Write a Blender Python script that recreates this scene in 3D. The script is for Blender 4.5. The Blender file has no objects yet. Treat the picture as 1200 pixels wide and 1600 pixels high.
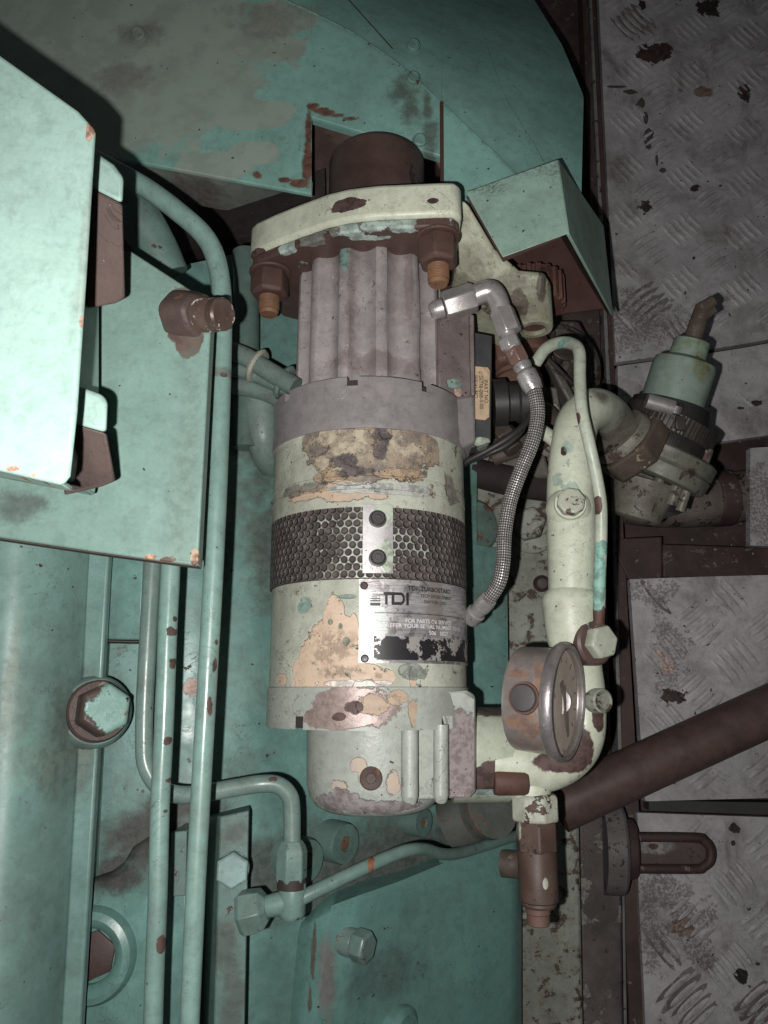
import bpy, bmesh, math, random
from mathutils import Vector, Matrix, Quaternion
from math import sin, cos, pi, radians, asin, atan2, sqrt
random.seed(7)
scene = bpy.context.scene
COL = scene.collection

# ------------------------------------------------------------------ camera frame (used only to read sizes off the view)
F = 1200.0; HC = 1.0; TILT = radians(13)
CAM = Vector((0, 0, HC))
FW = Vector((0, sin(TILT), -cos(TILT))); UP = Vector((0, cos(TILT), sin(TILT))); RT = Vector((1, 0, 0))
def ray(px, py): return RT*((px-600)/F) + UP*((800-py)/F) + FW
def at(px, py, z):
    d = ray(px, py); return CAM + d*((z-HC)/d.z)
def mpp(py, z):
    return ((z-HC)/ray(600, py).z)/F

# ------------------------------------------------------------------ materials
class NT:
    def __init__(s, name):
        s.m = bpy.data.materials.new(name); s.m.use_nodes = True
        s.t = s.m.node_tree; s.n = s.t.nodes; s.l = s.t.links
        s.n.clear()
        s.out = s.n.new('ShaderNodeOutputMaterial'); s.b = s.n.new('ShaderNodeBsdfPrincipled')
        s.l.new(s.b.outputs[0], s.out.inputs[0])
        g = s.n.new('ShaderNodeNewGeometry'); s.pos = g.outputs['Position']; s.nrm = g.outputs['Normal']; s.geo = g
    def set(s, sock, v):
        if hasattr(v, 'is_output') : s.l.new(v, sock)
        elif isinstance(v, (tuple, list, Vector)):
            v = tuple(v)
            if sock.type == 'RGBA' and len(v) == 3: v = v+(1,)
            sock.default_value = v
        else: sock.default_value = v
    def math(s, op, a, b=0.0, c=None, clamp=False):
        n = s.n.new('ShaderNodeMath'); n.operation = op; n.use_clamp = clamp
        s.set(n.inputs[0], a); s.set(n.inputs[1], b)
        if c is not None: s.set(n.inputs[2], c)
        return n.outputs[0]
    def vec(s, op, a, b=(0, 0, 0)):
        n = s.n.new('ShaderNodeVectorMath'); n.operation = op
        s.set(n.inputs[0], a)
        if op == 'SCALE': s.set(n.inputs[3], b)
        else: s.set(n.inputs[1], b)
        return n.outputs[1] if op in ('LENGTH', 'DOT_PRODUCT', 'DISTANCE') else n.outputs[0]
    def noise(s, scale, detail=5, rough=.55, vec=None, dist=0.0, off=0.0):
        n = s.n.new('ShaderNodeTexNoise'); n.inputs['Scale'].default_value = scale
        n.inputs['Detail'].default_value = detail; n.inputs['Roughness'].default_value = rough
        n.inputs['Distortion'].default_value = dist
        v = vec if vec is not None else s.pos
        if off: v = s.vec('ADD', v, (off, off*.7, off*1.3))
        s.l.new(v, n.inputs['Vector'])
        return n.outputs[0]
    def ramp(s, v, lo, hi, a=0.0, b=1.0, smooth=True):
        n = s.n.new('ShaderNodeMapRange'); n.clamp = True
        n.interpolation_type = 'SMOOTHSTEP' if smooth else 'LINEAR'
        s.set(n.inputs[0], v); s.set(n.inputs[1], lo); s.set(n.inputs[2], hi); s.set(n.inputs[3], a); s.set(n.inputs[4], b)
        return n.outputs[0]
    def mix(s, f, a, b, mode='MIX'):
        n = s.n.new('ShaderNodeMix'); n.data_type = 'RGBA'; n.blend_type = mode
        s.set(n.inputs[0], f); s.set(n.inputs[6], a); s.set(n.inputs[7], b)
        return n.outputs[2]
    def mixf(s, f, a, b):
        n = s.n.new('ShaderNodeMix'); n.data_type = 'FLOAT'
        s.set(n.inputs[0], f); s.set(n.inputs[2], a); s.set(n.inputs[3], b)
        return n.outputs[0]
    def bump(s, h, strength=.4, dist=.001, normal=None):
        n = s.n.new('ShaderNodeBump'); n.inputs['Strength'].default_value = strength; n.inputs['Distance'].default_value = dist
        s.l.new(h, n.inputs['Height'])
        if normal is not None: s.l.new(normal, n.inputs['Normal'])
        return n.outputs[0]

RUST = (.075, .036, .028); DARKRUST = (.04, .022, .019); ORANGE = (.27, .115, .045)
def scale3(c, k): return tuple(min(1, x*k) for x in c)

def paint(name, base, var=.14, chip=.66, chip_scale=55, chip_col=RUST, under=None, speck=.70, speck_scale=260, speck_col=(.05, .035, .03),
          grime=.35, grime_scale=9, grime_col=(.06, .05, .042), edge=0.0, edge_r=.004, rough=.42, metal=0.0, patches=(), bump=.35,
          streak=None, grain=.0006, seed=0.0, crack=.5, mottle=.26):
    """Worn paint over metal: tone drift, grime, peeled patches of given places, chips, specks and worn edges, all with relief."""
    s = NT(name)
    pos = s.pos
    n_big = s.noise(7, 4, .55, off=seed+1.3); n_mid = s.noise(38, 6, .6, off=seed+4.1)
    drift = s.math('ADD', s.math('MULTIPLY', n_big, .6), s.math('MULTIPLY', n_mid, .4))
    col = s.mix(s.ramp(drift, .36, .64), scale3(base, 1-var), scale3(base, 1+var))
    fine = s.noise(420, 3, .6, off=seed)
    col = s.mix(s.ramp(fine, .35, .7, 0, .16), col, scale3(base, .55))
    n_m2 = s.noise(120, 6, .68, dist=.4, off=seed+14)
    col = s.mix(s.ramp(n_m2, .44, .70, 0, mottle), col, s.mix(.5, scale3(base, .5), grime_col))
    rgh = s.ramp(n_mid, .3, .7, rough-.07, rough+.12)
    met = metal
    height = s.math('MULTIPLY', fine, .10)
    height = s.math('ADD', height, s.math('MULTIPLY', n_mid, .25))
    height = s.math('ADD', height, s.math('MULTIPLY', s.noise(17, 2, .5, off=seed+77), 1.3))
    if grime > 0:
        g1 = s.noise(grime_scale, 7, .68, dist=.5, off=seed+9)
        vs = s.n.new('ShaderNodeMapping'); vs.inputs['Scale'].default_value = (1, .22, 1) if streak != 'x' else (.22, 1, 1)
        s.l.new(pos, vs.inputs['Vector'])
        g2 = s.noise(85, 5, .65, vec=vs.outputs[0], off=seed+2)
        g = s.math('MULTIPLY', s.ramp(g1, .42, .72), s.ramp(g2, .25, .75, .35, 1.0))
        g = s.math('MULTIPLY', g, grime)
        col = s.mix(g, col, grime_col)
        rgh = s.mixf(g, rgh, .75)
    if crack > 0:
        cn_ = s.noise(34, 4, .62, dist=1.2, off=seed+51)
        rid = s.ramp(s.math('ABSOLUTE', s.math('SUBTRACT', cn_, .5)), .0015, .0065, 1, 0)
        rid = s.math('MULTIPLY', rid, s.ramp(s.noise(17, 4, .6, off=seed+61), .53, .60))
        col = s.mix(s.math('MULTIPLY', rid, crack), col, scale3(grime_col, .7))
        height = s.math('SUBTRACT', height, s.math('MULTIPLY', rid, .3*crack))
    warp = s.noise(95, 6, .68, off=seed+6)
    warp2 = s.noise(26, 3, .5, off=seed+3)
    wv = s.math('ADD', s.math('SUBTRACT', warp, .5), s.math('SUBTRACT', warp2, .5))
    for p in patches:
        ds = None
        for e in p['e']:
            c, r = e[:3], e[3:]
            d = s.vec('LENGTH', s.vec('DIVIDE', s.vec('SUBTRACT', pos, c), r))
            ds = d if ds is None else s.math('MINIMUM', ds, d)
        v = s.math('ADD', ds, s.math('MULTIPLY', wv, p.get('warp', 2.2)))
        soft = p.get('soft', .05)
        m = s.ramp(v, 1-soft, 1+soft, 1.0, 0.0)
        if p.get('break'):
            m = s.math('MULTIPLY', m, s.ramp(s.noise(p.get('bscale', 120), 6, .7, off=p['break']), .42, .58))
        if 'amt' in p: m = s.math('MULTIPLY', m, p['amt'])
        pc = p['col']
        pn = s.noise(p.get('nscale', 130), 6, .7, off=seed+p.get('off', 0)+11)
        c2 = p.get('col2', scale3(pc, .55))
        pcol = s.mix(s.ramp(pn, .42, .6), pc, c2)
        if p.get('rim'):
            rm = s.math('MULTIPLY', s.ramp(v, .97, 1.03, 0, 1), s.ramp(v, 1.03, 1.12, 1, 0))
            col = s.mix(s.math('MULTIPLY', rm, .6), col, p['rim'])
        col = s.mix(m, col, pcol)
        rgh = s.mixf(m, rgh, p.get('rough', .6))
        met = s.mixf(m, met, p.get('metal', 0.0))
        height = s.math('SUBTRACT', height, s.math('MULTIPLY', m, p.get('depth', .5)))
    mask = None
    if chip < 1:
        c = s.noise(chip_scale, 7, .66, dist=.3, off=seed+21)
        mask = s.ramp(c, chip, chip+.012)
        if under is not None:
            col = s.mix(s.ramp(c, chip-.035, chip-.025), col, under)
            height = s.math('SUBTRACT', height, s.math('MULTIPLY', s.ramp(c, chip-.035, chip-.025), .25))
    if edge > 0:
        bv = s.n.new('ShaderNodeBevel'); bv.samples = 4; bv.inputs['Radius'].default_value = edge_r
        dt = s.vec('DOT_PRODUCT', bv.outputs[0], s.nrm)
        e = s.ramp(dt, .80, .97, 1, 0)
        en = s.noise(90, 6, .7, off=seed+31)
        em = s.ramp(s.math('ADD', s.math('MULTIPLY', e, edge), s.math('MULTIPLY', s.math('SUBTRACT', en, .5), 2.2)), .55, .62)
        em = s.math('MULTIPLY', em, s.ramp(e, .02, .2))
        mask = em if mask is None else s.math('MAXIMUM', mask, em)
    if mask is not None:
        cn = s.noise(140, 5, .7, off=seed+17)
        cc = s.mix(s.ramp(cn, .4, .62), chip_col, scale3(chip_col, .5))
        col = s.mix(mask, col, cc); rgh = s.mixf(mask, rgh, .72)
        met = s.mixf(mask, met, 0.0)
        height = s.math('SUBTRACT', height, s.math('MULTIPLY', mask, .6))
    if speck < 1:
        sp = s.noise(speck_scale, 3, .5, off=seed+41)
        sm = s.ramp(sp, speck, speck+.03)
        col = s.mix(sm, col, speck_col)
        height = s.math('SUBTRACT', height, s.math('MULTIPLY', sm, .3))
    s.set(s.b.inputs['Base Color'], col); s.set(s.b.inputs['Roughness'], rgh); s.set(s.b.inputs['Metallic'], met)
    s.set(s.b.inputs['Normal'], s.bump(height, bump, grain*2))
    s.b.inputs['Specular IOR Level'].default_value = .42
    return s.m

def P(px, py, z, rx, ry, rz=.05):
    """ellipsoid patch: centre read at the pixel on height z, radii in pixels of that depth"""
    c = at(px, py, z); k = mpp(py, z)
    return (c.x, c.y, c.z, rx*k, ry*k, rz)

TEAL = (.22, .36, .32); TEAL_D = (.135, .30, .275); CREAM = (.50, .55, .43); SAGE = (.40, .47, .39)
CAST = (.43, .39, .385); BROWN = (.075, .046, .042); BEIGE = (.56, .42, .29); SILVER = (.55, .53, .53)

# ------------------------------------------------------------------ mesh building
class MB:
    def __init__(s): s.v = []; s.f = []; s.uv = {}
    def add(s, vs, fs):
        o = len(s.v); s.v += [Vector(x) for x in vs]
        for f in fs: s.f.append(tuple(o+i for i in f))
        return o
    def grid(s, rows, closed=False, uvs=None):
        m = len(rows[0]); o = len(s.v)
        for r in rows: s.v += [Vector(x) for x in r]
        for i in range(len(rows)-1):
            for j in range(m if closed else m-1):
                a, b = o+i*m+j, o+i*m+(j+1) % m
                s.f.append((a, b, b+m, a+m))
                if uvs is not None:
                    u0, u1 = uvs[0][j], uvs[0][j+1]; w0, w1 = uvs[1][i], uvs[1][i+1]
                    s.uv[len(s.f)-1] = ((u0, w0), (u1, w0), (u1, w1), (u0, w1))
        return o
    def lathe(s, origin, axis, prof, seg=64, cap0=True, cap1=True, rfun=None, a0=0, a1=2*pi, ref=None):
        ax = Vector(axis).normalized(); o = Vector(origin)
        r = Vector(ref) if ref is not None else (Vector((1, 0, 0)) if abs(ax.x) < .8 else Vector((0, 0, 1)))
        e1 = (r - ax*r.dot(ax)).normalized(); e2 = ax.cross(e1)
        full = abs(a1-a0-2*pi) < 1e-6
        n = seg if full else seg+1
        rows = []
        for (t, rad) in prof:
            row = []
            for j in range(n):
                a = a0+(a1-a0)*j/seg
                rr = rad*(rfun(a, t) if rfun else 1)
                row.append(o+ax*t+e1*(cos(a)*rr)+e2*(sin(a)*rr))
            rows.append(row)
        lens = [0]
        for i in range(1, len(prof)): lens.append(lens[-1]+sqrt((prof[i][0]-prof[i-1][0])**2+(prof[i][1]-prof[i-1][1])**2))
        R = max(p[1] for p in prof)
        us = [R*(a0+(a1-a0)*j/seg) for j in range(seg+1)]
        b = s.grid(rows, closed=full, uvs=(us, lens))
        if full and cap0: s.f.append(tuple(b+j for j in reversed(range(n))))
        if full and cap1: s.f.append(tuple(b+(len(prof)-1)*n+j for j in range(n)))
    def tube(s, pts, r, seg=20, smooth=8, caps=True):
        pts = [Vector(p) for p in pts]; rs = list(r) if isinstance(r, (list, tuple)) else [r]*len(pts)
        if smooth and len(pts) > 2:
            q = []; qr = []
            for i in range(len(pts)-1):
                p0 = pts[max(i-1, 0)]; p1 = pts[i]; p2 = pts[i+1]; p3 = pts[min(i+2, len(pts)-1)]
                for k in range(smooth):
                    t = k/smooth
                    q.append(.5*((2*p1)+(p2-p0)*t+(2*p0-5*p1+4*p2-p3)*t*t+(3*p1-p0-3*p2+p3)*t**3))
                    qr.append(rs[i]*(1-t)+rs[i+1]*t)
            q.append(pts[-1]); qr.append(rs[-1]); pts, rs = q, qr
        n = len(pts); tang = [(pts[min(i+1, n-1)]-pts[max(i-1, 0)]).normalized() for i in range(n)]
        e = tang[0].orthogonal().normalized(); rows = []; L = [0]
        for i in range(n):
            if i:
                e = (e - tang[i]*e.dot(tang[i])).normalized(); L.append(L[-1]+(pts[i]-pts[i-1]).length)
            f = tang[i].cross(e)
            rows.append([pts[i]+(e*cos(2*pi*j/seg)+f*sin(2*pi*j/seg))*rs[i] for j in range(seg)])
        us = [rs[0]*2*pi*j/seg for j in range(seg+1)]
        b = s.grid(rows, closed=True, uvs=(us, L))
        if caps:
            s.f.append(tuple(b+j for j in reversed(range(seg)))); s.f.append(tuple(b+(n-1)*seg+j for j in range(seg)))
    def prism(s, front, off):
        """front: list of 3D points; off: extrusion vector (or list of back points)"""
        n = len(front); fr = [Vector(p) for p in front]
        bk = [Vector(p) for p in off] if isinstance(off, list) else [p+Vector(off) for p in fr]
        o = s.add(fr+bk, [])
        s.f.append(tuple(o+i for i in range(n))); s.f.append(tuple(o+n+i for i in reversed(range(n))))
        for i in range(n):
            j = (i+1) % n; s.f.append((o+i, o+n+i, o+n+j, o+j))
    def hexnut(s, c, axis, r, h, rot=0.0, n=6, dome=.12):
        ax = Vector(axis).normalized(); c = Vector(c)
        s.lathe(c, ax, [(0, r*.94), (h*dome, r), (h*(1-dome), r), (h, r*.86)], seg=n, a0=rot, a1=rot+2*pi)
    def build(s, name, mat, parent=None, bevel=0.0, seg=2, sharp=32, solid=0.0, subd=0):
        v = s.v; base = parent['_w'] if parent is not None else (0, 0, 0)
        base = Vector(base)
        if parent is None:
            lo = Vector([min(x[i] for x in v) for i in range(3)]); hi = Vector([max(x[i] for x in v) for i in range(3)])
            base = Vector(((lo.x+hi.x)/2, (lo.y+hi.y)/2, lo.z))
        me = bpy.data.meshes.new(name)
        me.from_pydata([x-base for x in v], [], s.f)
        if s.uv:
            ul = me.uv_layers.new(name='UVMap')
            for fi, us in s.uv.items():
                p = me.polygons[fi]
                for k, li in enumerate(p.loop_indices): ul.data[li].uv = us[k]
        bm = bmesh.new(); bm.from_mesh(me); bmesh.ops.recalc_face_normals(bm, faces=bm.faces); bm.to_mesh(me); bm.free()
        for p in me.polygons: p.use_smooth = True
        me.set_sharp_from_angle(angle=radians(sharp))
        me.materials.append(mat)
        o = bpy.data.objects.new(name, me); COL.objects.link(o)
        if parent is not None:
            o.parent = parent; o['_w'] = tuple(base)
        else:
            o.location = base; o['_w'] = tuple(base)
        if solid:
            m = o.modifiers.new('Solidify', 'SOLIDIFY'); m.thickness = solid; m.offset = -1
        if bevel:
            m = o.modifiers.new('Bevel', 'BEVEL'); m.width = bevel; m.segments = seg; m.limit_method = 'ANGLE'; m.angle_limit = radians(35)
        return o

def tag(o, label=None, cat=None, group=None, kind=None):
    if label: o['label'] = label
    if cat: o['category'] = cat
    if group: o['group'] = group
    if kind: o['kind'] = kind
    return o
def thing(name, label, cat, loc, group=None):
    o = bpy.data.objects.new(name, None); COL.objects.link(o); o.empty_display_size = .02
    o.location = loc; o['_w'] = tuple(loc)
    return tag(o, label, cat, group)
def pq(pts, z): return [at(x, y, z) for x, y in pts]
def pz(pts): return [at(x, y, z) for x, y, z in pts]
def lerp_tab(tab, x):
    if x <= tab[0][0]: return tab[0][1]
    for (a, va), (b, vb) in zip(tab, tab[1:]):
        if x <= b: return va+(vb-va)*(x-a)/(b-a)
    return tab[-1][1]
def smooth_tab(tab, x):
    return sum(lerp_tab(tab, x+d) for d in (-12, -6, 0, 6, 12))/5

# ================================================================== FLOOR
m_floor = paint('bilge_brown', BROWN, var=.4, chip=.60, chip_scale=40, chip_col=(.16, .13, .12), speck=.68, speck_scale=150, speck_col=(.3, .26, .24),
                grime=.6, rough=.6, bump=.6, grain=.002)
b = MB()
N = 30
b.grid([[(-3+6*i/N, -3+6*j/N, -.09) for i in range(N+1)] for j in range(N+1)])
tag(b.build('floor', m_floor), kind='structure')

def plate_mat(seed, patches=()):
    return paint('floor_grey_%d' % seed, (.46, .44, .45), var=.18, chip=.70, chip_scale=36, chip_col=(.09, .055, .05), speck=.705, speck_scale=120,
                 speck_col=(.05, .04, .04), grime=.85, grime_scale=13, grime_col=(.10, .08, .073), edge=.35, edge_r=.004, rough=.5, patches=patches,
                 bump=.5, grain=.0012, seed=seed)
m_wornbar = paint('worn_tread', (.50, .475, .49), var=.2, chip=.62, chip_scale=120, chip_col=(.2, .17, .16), grime=.5, grime_scale=30, rough=.42)
m_packed = paint('packed_dirt', (.20, .172, .163), var=.4, chip=.54, chip_scale=110, chip_col=(.30, .28, .285), grime=.5, grime_scale=30, rough=.8)
DIRT = [(at(x, y, 0), r*mpp(y, 0)) for x, y, r in [(1010, 90, 75), (990, 490, 70), (1060, 520, 50), (1150, 20, 40), (1015, 930, 50), (1090, 940, 40), (1040, 1040, 45), (1030, 1450, 60), (1080, 1520, 50), (1170, 1570, 40), (1180, 800, 40)]]
def in_poly(p, poly):
    c = False; n = len(poly)
    for i in range(n):
        a, q = poly[i], poly[i-1]
        if (a.y > p.y) != (q.y > p.y) and p.x < (q.x-a.x)*(p.y-a.y)/(q.y-a.y)+a.x: c = not c
    return c
def floor_plate(poly, label, mat, wear):
    """one chequer plate with five-bar tread standing 1.6 mm proud; bars worn away in places"""
    top = pq(poly, .006)
    b = MB(); b.prism(top, (0, 0, -.012)); mi = {}
    xs = [p.x for p in top]; ys = [p.y for p in top]
    cell = .062; ang = radians(38)
    ca, sa = cos(ang), sin(ang)
    for i in range(-40, 40):
        for j in range(-40, 40):
            r_d = random.random(); pale = random.random() < .55
            cx = (i*ca-j*sa)*cell; cy = (i*sa+j*ca)*cell
            if not (min(xs)-.05 < cx < max(xs)+.05 and min(ys)-.05 < cy < max(ys)+.05): continue
            th = ang+(0 if (i+j) % 2 else pi/2)
            dirty = r_d < .5 and any(sqrt((cx-c_.x)**2+(cy-c_.y)**2) < r_ for c_, r_ in DIRT); h0 = wear(cx, cy)
            for k in range(-2, 3):
                d = Vector((cos(th), sin(th), 0)); nrm = Vector((-sin(th), cos(th), 0))
                c = Vector((cx, cy, 0))+nrm*(k*.0108)
                h = .0025*h0*random.uniform(.6, 1.1)
                if h < .0003: continue
                L, W = .025, .0043
                ends = [c+d*L, c-d*L]
                if not all(in_poly(e, top) for e in ends): continue
                ring = []
                n = 12
                for q in range(n):
                    a = 2*pi*q/n; ring.append(c+d*(L*cos(a))+nrm*(W*sin(a)))
                lo = [p+Vector((0, 0, .0045)) for p in ring]
                hi = [c+(p-c)*.55+Vector((0, 0, .006+h)) for p in ring]
                lo = [Vector((p.x, p.y, .0055)) for p in lo]
                o = b.add(lo+hi, [])
                for q in range(n):
                    r = (q+1) % n; b.f.append((o+q, o+r, o+n+r, o+n+q))
                b.f.append(tuple(o+n+q for q in range(n)))
                if pale: mi[len(b.f)-1] = 1
                if dirty:
                    rr = random.uniform(1.1, 1.4); o = b.add([Vector((c.x, c.y, .0062))+Vector(((p.x-c.x), (p.y-c.y), 0))*rr*random.uniform(.75, 1.1)+nrm*.002 for p in ring], [])
                    b.f.append(tuple(o+q for q in range(n))); mi[len(b.f)-1] = 2
    o = b.build('floor_plate', mat, bevel=0); o.data.materials.append(m_wornbar); o.data.materials.append(m_packed)
    for fi, k_ in mi.items(): o.data.polygons[fi].material_index = k_
    return tag(o, label, 'floor plate', 'grey chequer floor plates')
def wear_fn(seed, hot=()):
    r = random.Random(seed)
    waves = [(r.uniform(5, 14), r.uniform(5, 14), r.uniform(0, 6)) for _ in range(4)]
    def w(x, y):
        v = sum(sin(a*x+c)*cos(b*y+c*1.7) for a, b, c in waves)/4
        return max(.5, min(1, .65+v*1.2))
    return w
PINK = (.42, .27, .23)
fp = [dict(e=[P(1020, 88, 0, 26, 16), P(1002, 90, 0, 20, 10)], col=(.07, .04, .035), warp=2.6),
      dict(e=[P(1095, 148, 0, 14, 9)], col=(.30, .19, .16), warp=1.4),
      dict(e=[P(1105, 18, 0, 16, 16), P(1002, 12, 0, 6, 10)], col=(.035, .027, .025), warp=2.6),
      dict(e=[P(1085, 300, 0, 11, 7), P(1008, 328, 0, 14, 12), P(1160, 152, 0, 8, 16)], col=(.06, .045, .04), warp=2.6),
      dict(e=[P(980, 460, 0, 14, 10), P(1130, 470, 0, 12, 10), P(1000, 500, 0, 60, 36), P(955, 540, 0, 40, 20)], col=(.085, .06, .055), warp=2.6, soft=.3, amt=.6, bscale=300, **{'break': 3.0}),
      dict(e=[P(960, 140, 0, 14, 2), P(985, 148, 0, 10, 4), P(1000, 165, 0, 5, 9), P(1007, 190, 0, 4, 14), P(1012, 215, 0, 7, 12), P(1010, 230, 0, 5, 8), P(1024, 252, 0, 3, 14), P(1033, 270, 0, 6, 4)], col=(.06, .05, .046), warp=1.8, amt=.9),
      dict(e=[P(1103, 80, 0, 5, 5)], col=(.5, .47, .42), warp=.8)]
floor_plate([(930, -120), (1330, -140), (1330, 505), (1170, 536), (1070, 552), (962, 566)], 'long grey chequer plate at the back, above the capped relief valve', plate_mat(1, fp), wear_fn(3))
fp2 = [dict(e=[P(1178, 632, 0, 9, 5), P(1155, 640, 0, 5, 2)], col=(.05, .04, .036), warp=2.2)]
floor_plate([(965, 572), (1072, 558), (1170, 542), (1330, 512), (1330, 664), (1200, 680), (1128, 690), (1080, 690), (966, 640)], 'smooth narrow grey floor plate behind the relief valve', plate_mat(2, fp2), lambda x, y: .16)
floor_plate([(1172, 700), (1330, 690), (1330, 860), (1172, 852)], 'small rust streaked floor plate at the right edge of the dark gap', plate_mat(5, [dict(e=[P(1190, 800, 0, 40, 70)], col=(.10, .06, .052), warp=3, amt=.6, bscale=300, **{'break': 7.0})]), wear_fn(9))
fp3 = [dict(e=[P(1036, 1035, 0, 9, 15), P(1043, 1045, 0, 8, 8), P(1028, 1022, 0, 8, 7)], col=(.62, .47, .41), col2=(.5, .36, .32), warp=1.2),
       dict(e=[P(1050, 1088, 0, 20, 12)], col=(.05, .036, .032), warp=2.8),
       dict(e=[P(1045, 1010, 0, 26, 40), P(1010, 930, 0, 40, 22), P(1040, 1070, 0, 20, 30)], col=(.11, .075, .065), warp=2.8, amt=.6, bscale=300, **{'break': 2.0})]
floor_plate([(984, 905), (1100, 901), (1330, 895), (1330, 1235), (1200, 1247), (1008, 1252)], 'grey chequer plate with a bare pink scrape, above the brown pipe', plate_mat(3, fp3), wear_fn(21))
fp4 = [dict(e=[P(1085, 1242, 0, 8, 7), P(1147, 1294, 0, 9, 9), P(1142, 1316, 0, 4, 4), P(1154, 1524, 0, 12, 9)], col=(.04, .032, .03), warp=2.2),
       dict(e=[P(1062, 1445, 0, 18, 14)], col=(.36, .26, .23), warp=1.4),
       dict(e=[P(1015, 1420, 0, 20, 60), P(1090, 1480, 0, 26, 30), P(1170, 1570, 0, 26, 16), P(1040, 1400, 0, 20, 20), P(1070, 1440, 0, 36, 36)], col=(.10, .065, .058), warp=2.8, amt=.6, bscale=300, **{'break': 5.0})]
floor_plate([(996, 1270), (1200, 1277), (1330, 1280), (1330, 1760), (1014, 1760), (1006, 1540), (998, 1400)], 'grey chequer plate at the bottom, under the rusty deck rod', plate_mat(4, fp4), wear_fn(33))
# joint strip between the two lower plates, painted dark green grey
b = MB(); b.prism(pz([(1014, 1251, .002), (1330, 1256, .002), (1330, 1277, .002), (1014, 1266, .002)]), (0, 0, -.02))
tag(b.build('joint_strip', paint('joint_dark', (.045, .05, .045), grime=.5, rough=.6)), 'thin dark strip in the joint between the two lower floor plates', 'floor strip')

m_beam = paint('beam_brown', (.07, .042, .038), var=.35, chip=.63, chip_scale=50, chip_col=(.2, .17, .16), grime=.6, speck=.70, edge=.35, rough=.55, bump=.5, grain=.0015)
m_pale = paint('beam_pale', (.20, .19, .18), var=.3, chip=.58, chip_scale=60, chip_col=BROWN, grime=.6, rough=.55, bump=.5, grain=.0012)
t = thing('floor_beam', 'long brown steel angle along the left edge of the floor plates', 'steel beam', at(960, 800, 0))
b = MB()
b.prism(pz([(905, -120, -.002), (925, -120, -.002), (962, 600, -.002), (984, 1000, -.002), (1007, 1400, -.002), (1016, 1760, -.002), (990, 1760, -.002), (975, 1400, -.002), (952, 900, -.002), (930, 500, -.002)]), (0, 0, -.03)); b.build('flange', m_beam, t, bevel=.001)
b = MB(); b.prism(pz([(915, -120, .016), (920, -120, .016), (959, 700, .016), (973, 1200, .016), (983, 1760, .016), (977, 1760, .016), (967, 1200, .016), (953, 700, .016)]), (0, 0, -.05)); b.build('web', m_pale, t, bevel=.001)

# dark gap on the right: pipe lying in it and rusty blocks
t = thing('bilge_pipe', 'grey brown pipe lying in the dark gap between floor plates', 'pipe', at(1100, 800, -.03))
b = MB(); b.tube(pz([(930, 770, -.032), (1050, 785, -.032), (1190, 772, -.032)]), .036, seg=28, smooth=6)
b.build('pipe', paint('gap_pipe', (.14, .115, .10), var=.4, chip=.58, chip_col=DARKRUST, grime=.8, grime_scale=14, rough=.6, bump=.6, grain=.002), t)
b = MB(); b.tube(pz([(1112, 780, -.032), (1140, 778, -.032)]), .039, seg=28, smooth=0); b.build('collar', m_beam, t, bevel=.002)
b = MB(); b.prism(pz([(950, 842, .0), (1035, 838, .0), (1035, 905, .0), (982, 905, .0)]), (0, 0, -.03))
tag(b.build('rusty_block', m_beam, bevel=.002), 'flat rust brown block in the gap left of the dark channel', 'steel block')
b = MB(); b.prism(pz([(1036, 850, -.015), (1330, 860, -.015), (1330, 902, -.015), (1036, 902, -.015)]), (0, 0, -.018))
tag(b.build('gap_channel', m_floor, bevel=.002), 'near black rusty channel between the floor plates, specked with flakes', 'steel channel')

# ================================================================== FLYWHEEL HOUSING (top)
hs = [dict(e=[P(120, 100, .34, 320, 180, .2), P(440, 40, .34, 58, 34, .2), P(440, 90, .34, 40, 24, .2), P(395, 190, .34, 72, 30, .2), P(400, 250, .34, 40, 22, .2), P(340, 270, .34, 60, 24, .2)], col=(.30, .365, .31), col2=(.255, .31, .265), warp=.62, soft=.07, depth=.1, rough=.5, nscale=26),
      dict(e=[P(425, 40, .34, 50, 30, .2)], col=(.16, .15, .125), warp=2.4, soft=.6, depth=.1, amt=.45),
      dict(e=[P(640, 195, .33, 20, 30, .2), P(665, 195, .33, 8, 26, .2), P(670, 250, .33, 14, 40, .2), P(625, 170, .33, 16, 26, .2)], col=(.085, .072, .06), warp=2.0, soft=.5, depth=.05, amt=.7),
      dict(e=[P(217, 62, .34, 26, 18, .2), P(195, 130, .34, 40, 22, .2)], col=(.15, .125, .11), warp=2.4, soft=.6, amt=.5),
      dict(e=[P(484, 215, .34, 6, 38, .1), P(482, 275, .34, 8, 28, .1), P(490, 180, .34, 10, 7, .1), P(503, 186, .34, 13, 6, .1), P(516, 190, .34, 13, 6, .1), P(530, 194, .34, 14, 6, .1), P(546, 199, .34, 13, 5, .1), P(470, 298, .34, 14, 7, .1), P(445, 292, .34, 12, 5, .1), P(405, 284, .34, 9, 7, .1)], col=(.15, .075, .05), col2=(.08, .042, .033), warp=2.0, soft=.3, depth=.5, rough=.8)]
m_house = paint('housing_teal', (.225, .43, .375), var=.10, chip=.715, chip_scale=60, speck=.715, speck_scale=190, grime=.30, grime_scale=14, grime_col=(.10, .095, .08), patches=hs, rough=.40, bump=.35)
t = thing('flywheel_housing', 'big domed teal housing at the top with faded grey patch and square cutout', 'engine housing', at(450, 150, .1))
SEAM = [(-80, 300), (0, 445), (20, 490), (50, 550), (85, 603), (110, 636), (160, 690), (200, 732), (240, 775), (270, 805), (310, 850)]
def z_house(px, py):
    s = px-lerp_tab(SEAM, py)
    z = .345+.012*(px/900)
    if s > 0: z -= .0022+.0000011*s*s+.00009*s
    if px < 250: z -= 1e-7*(250-px)**2
    return z
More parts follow.
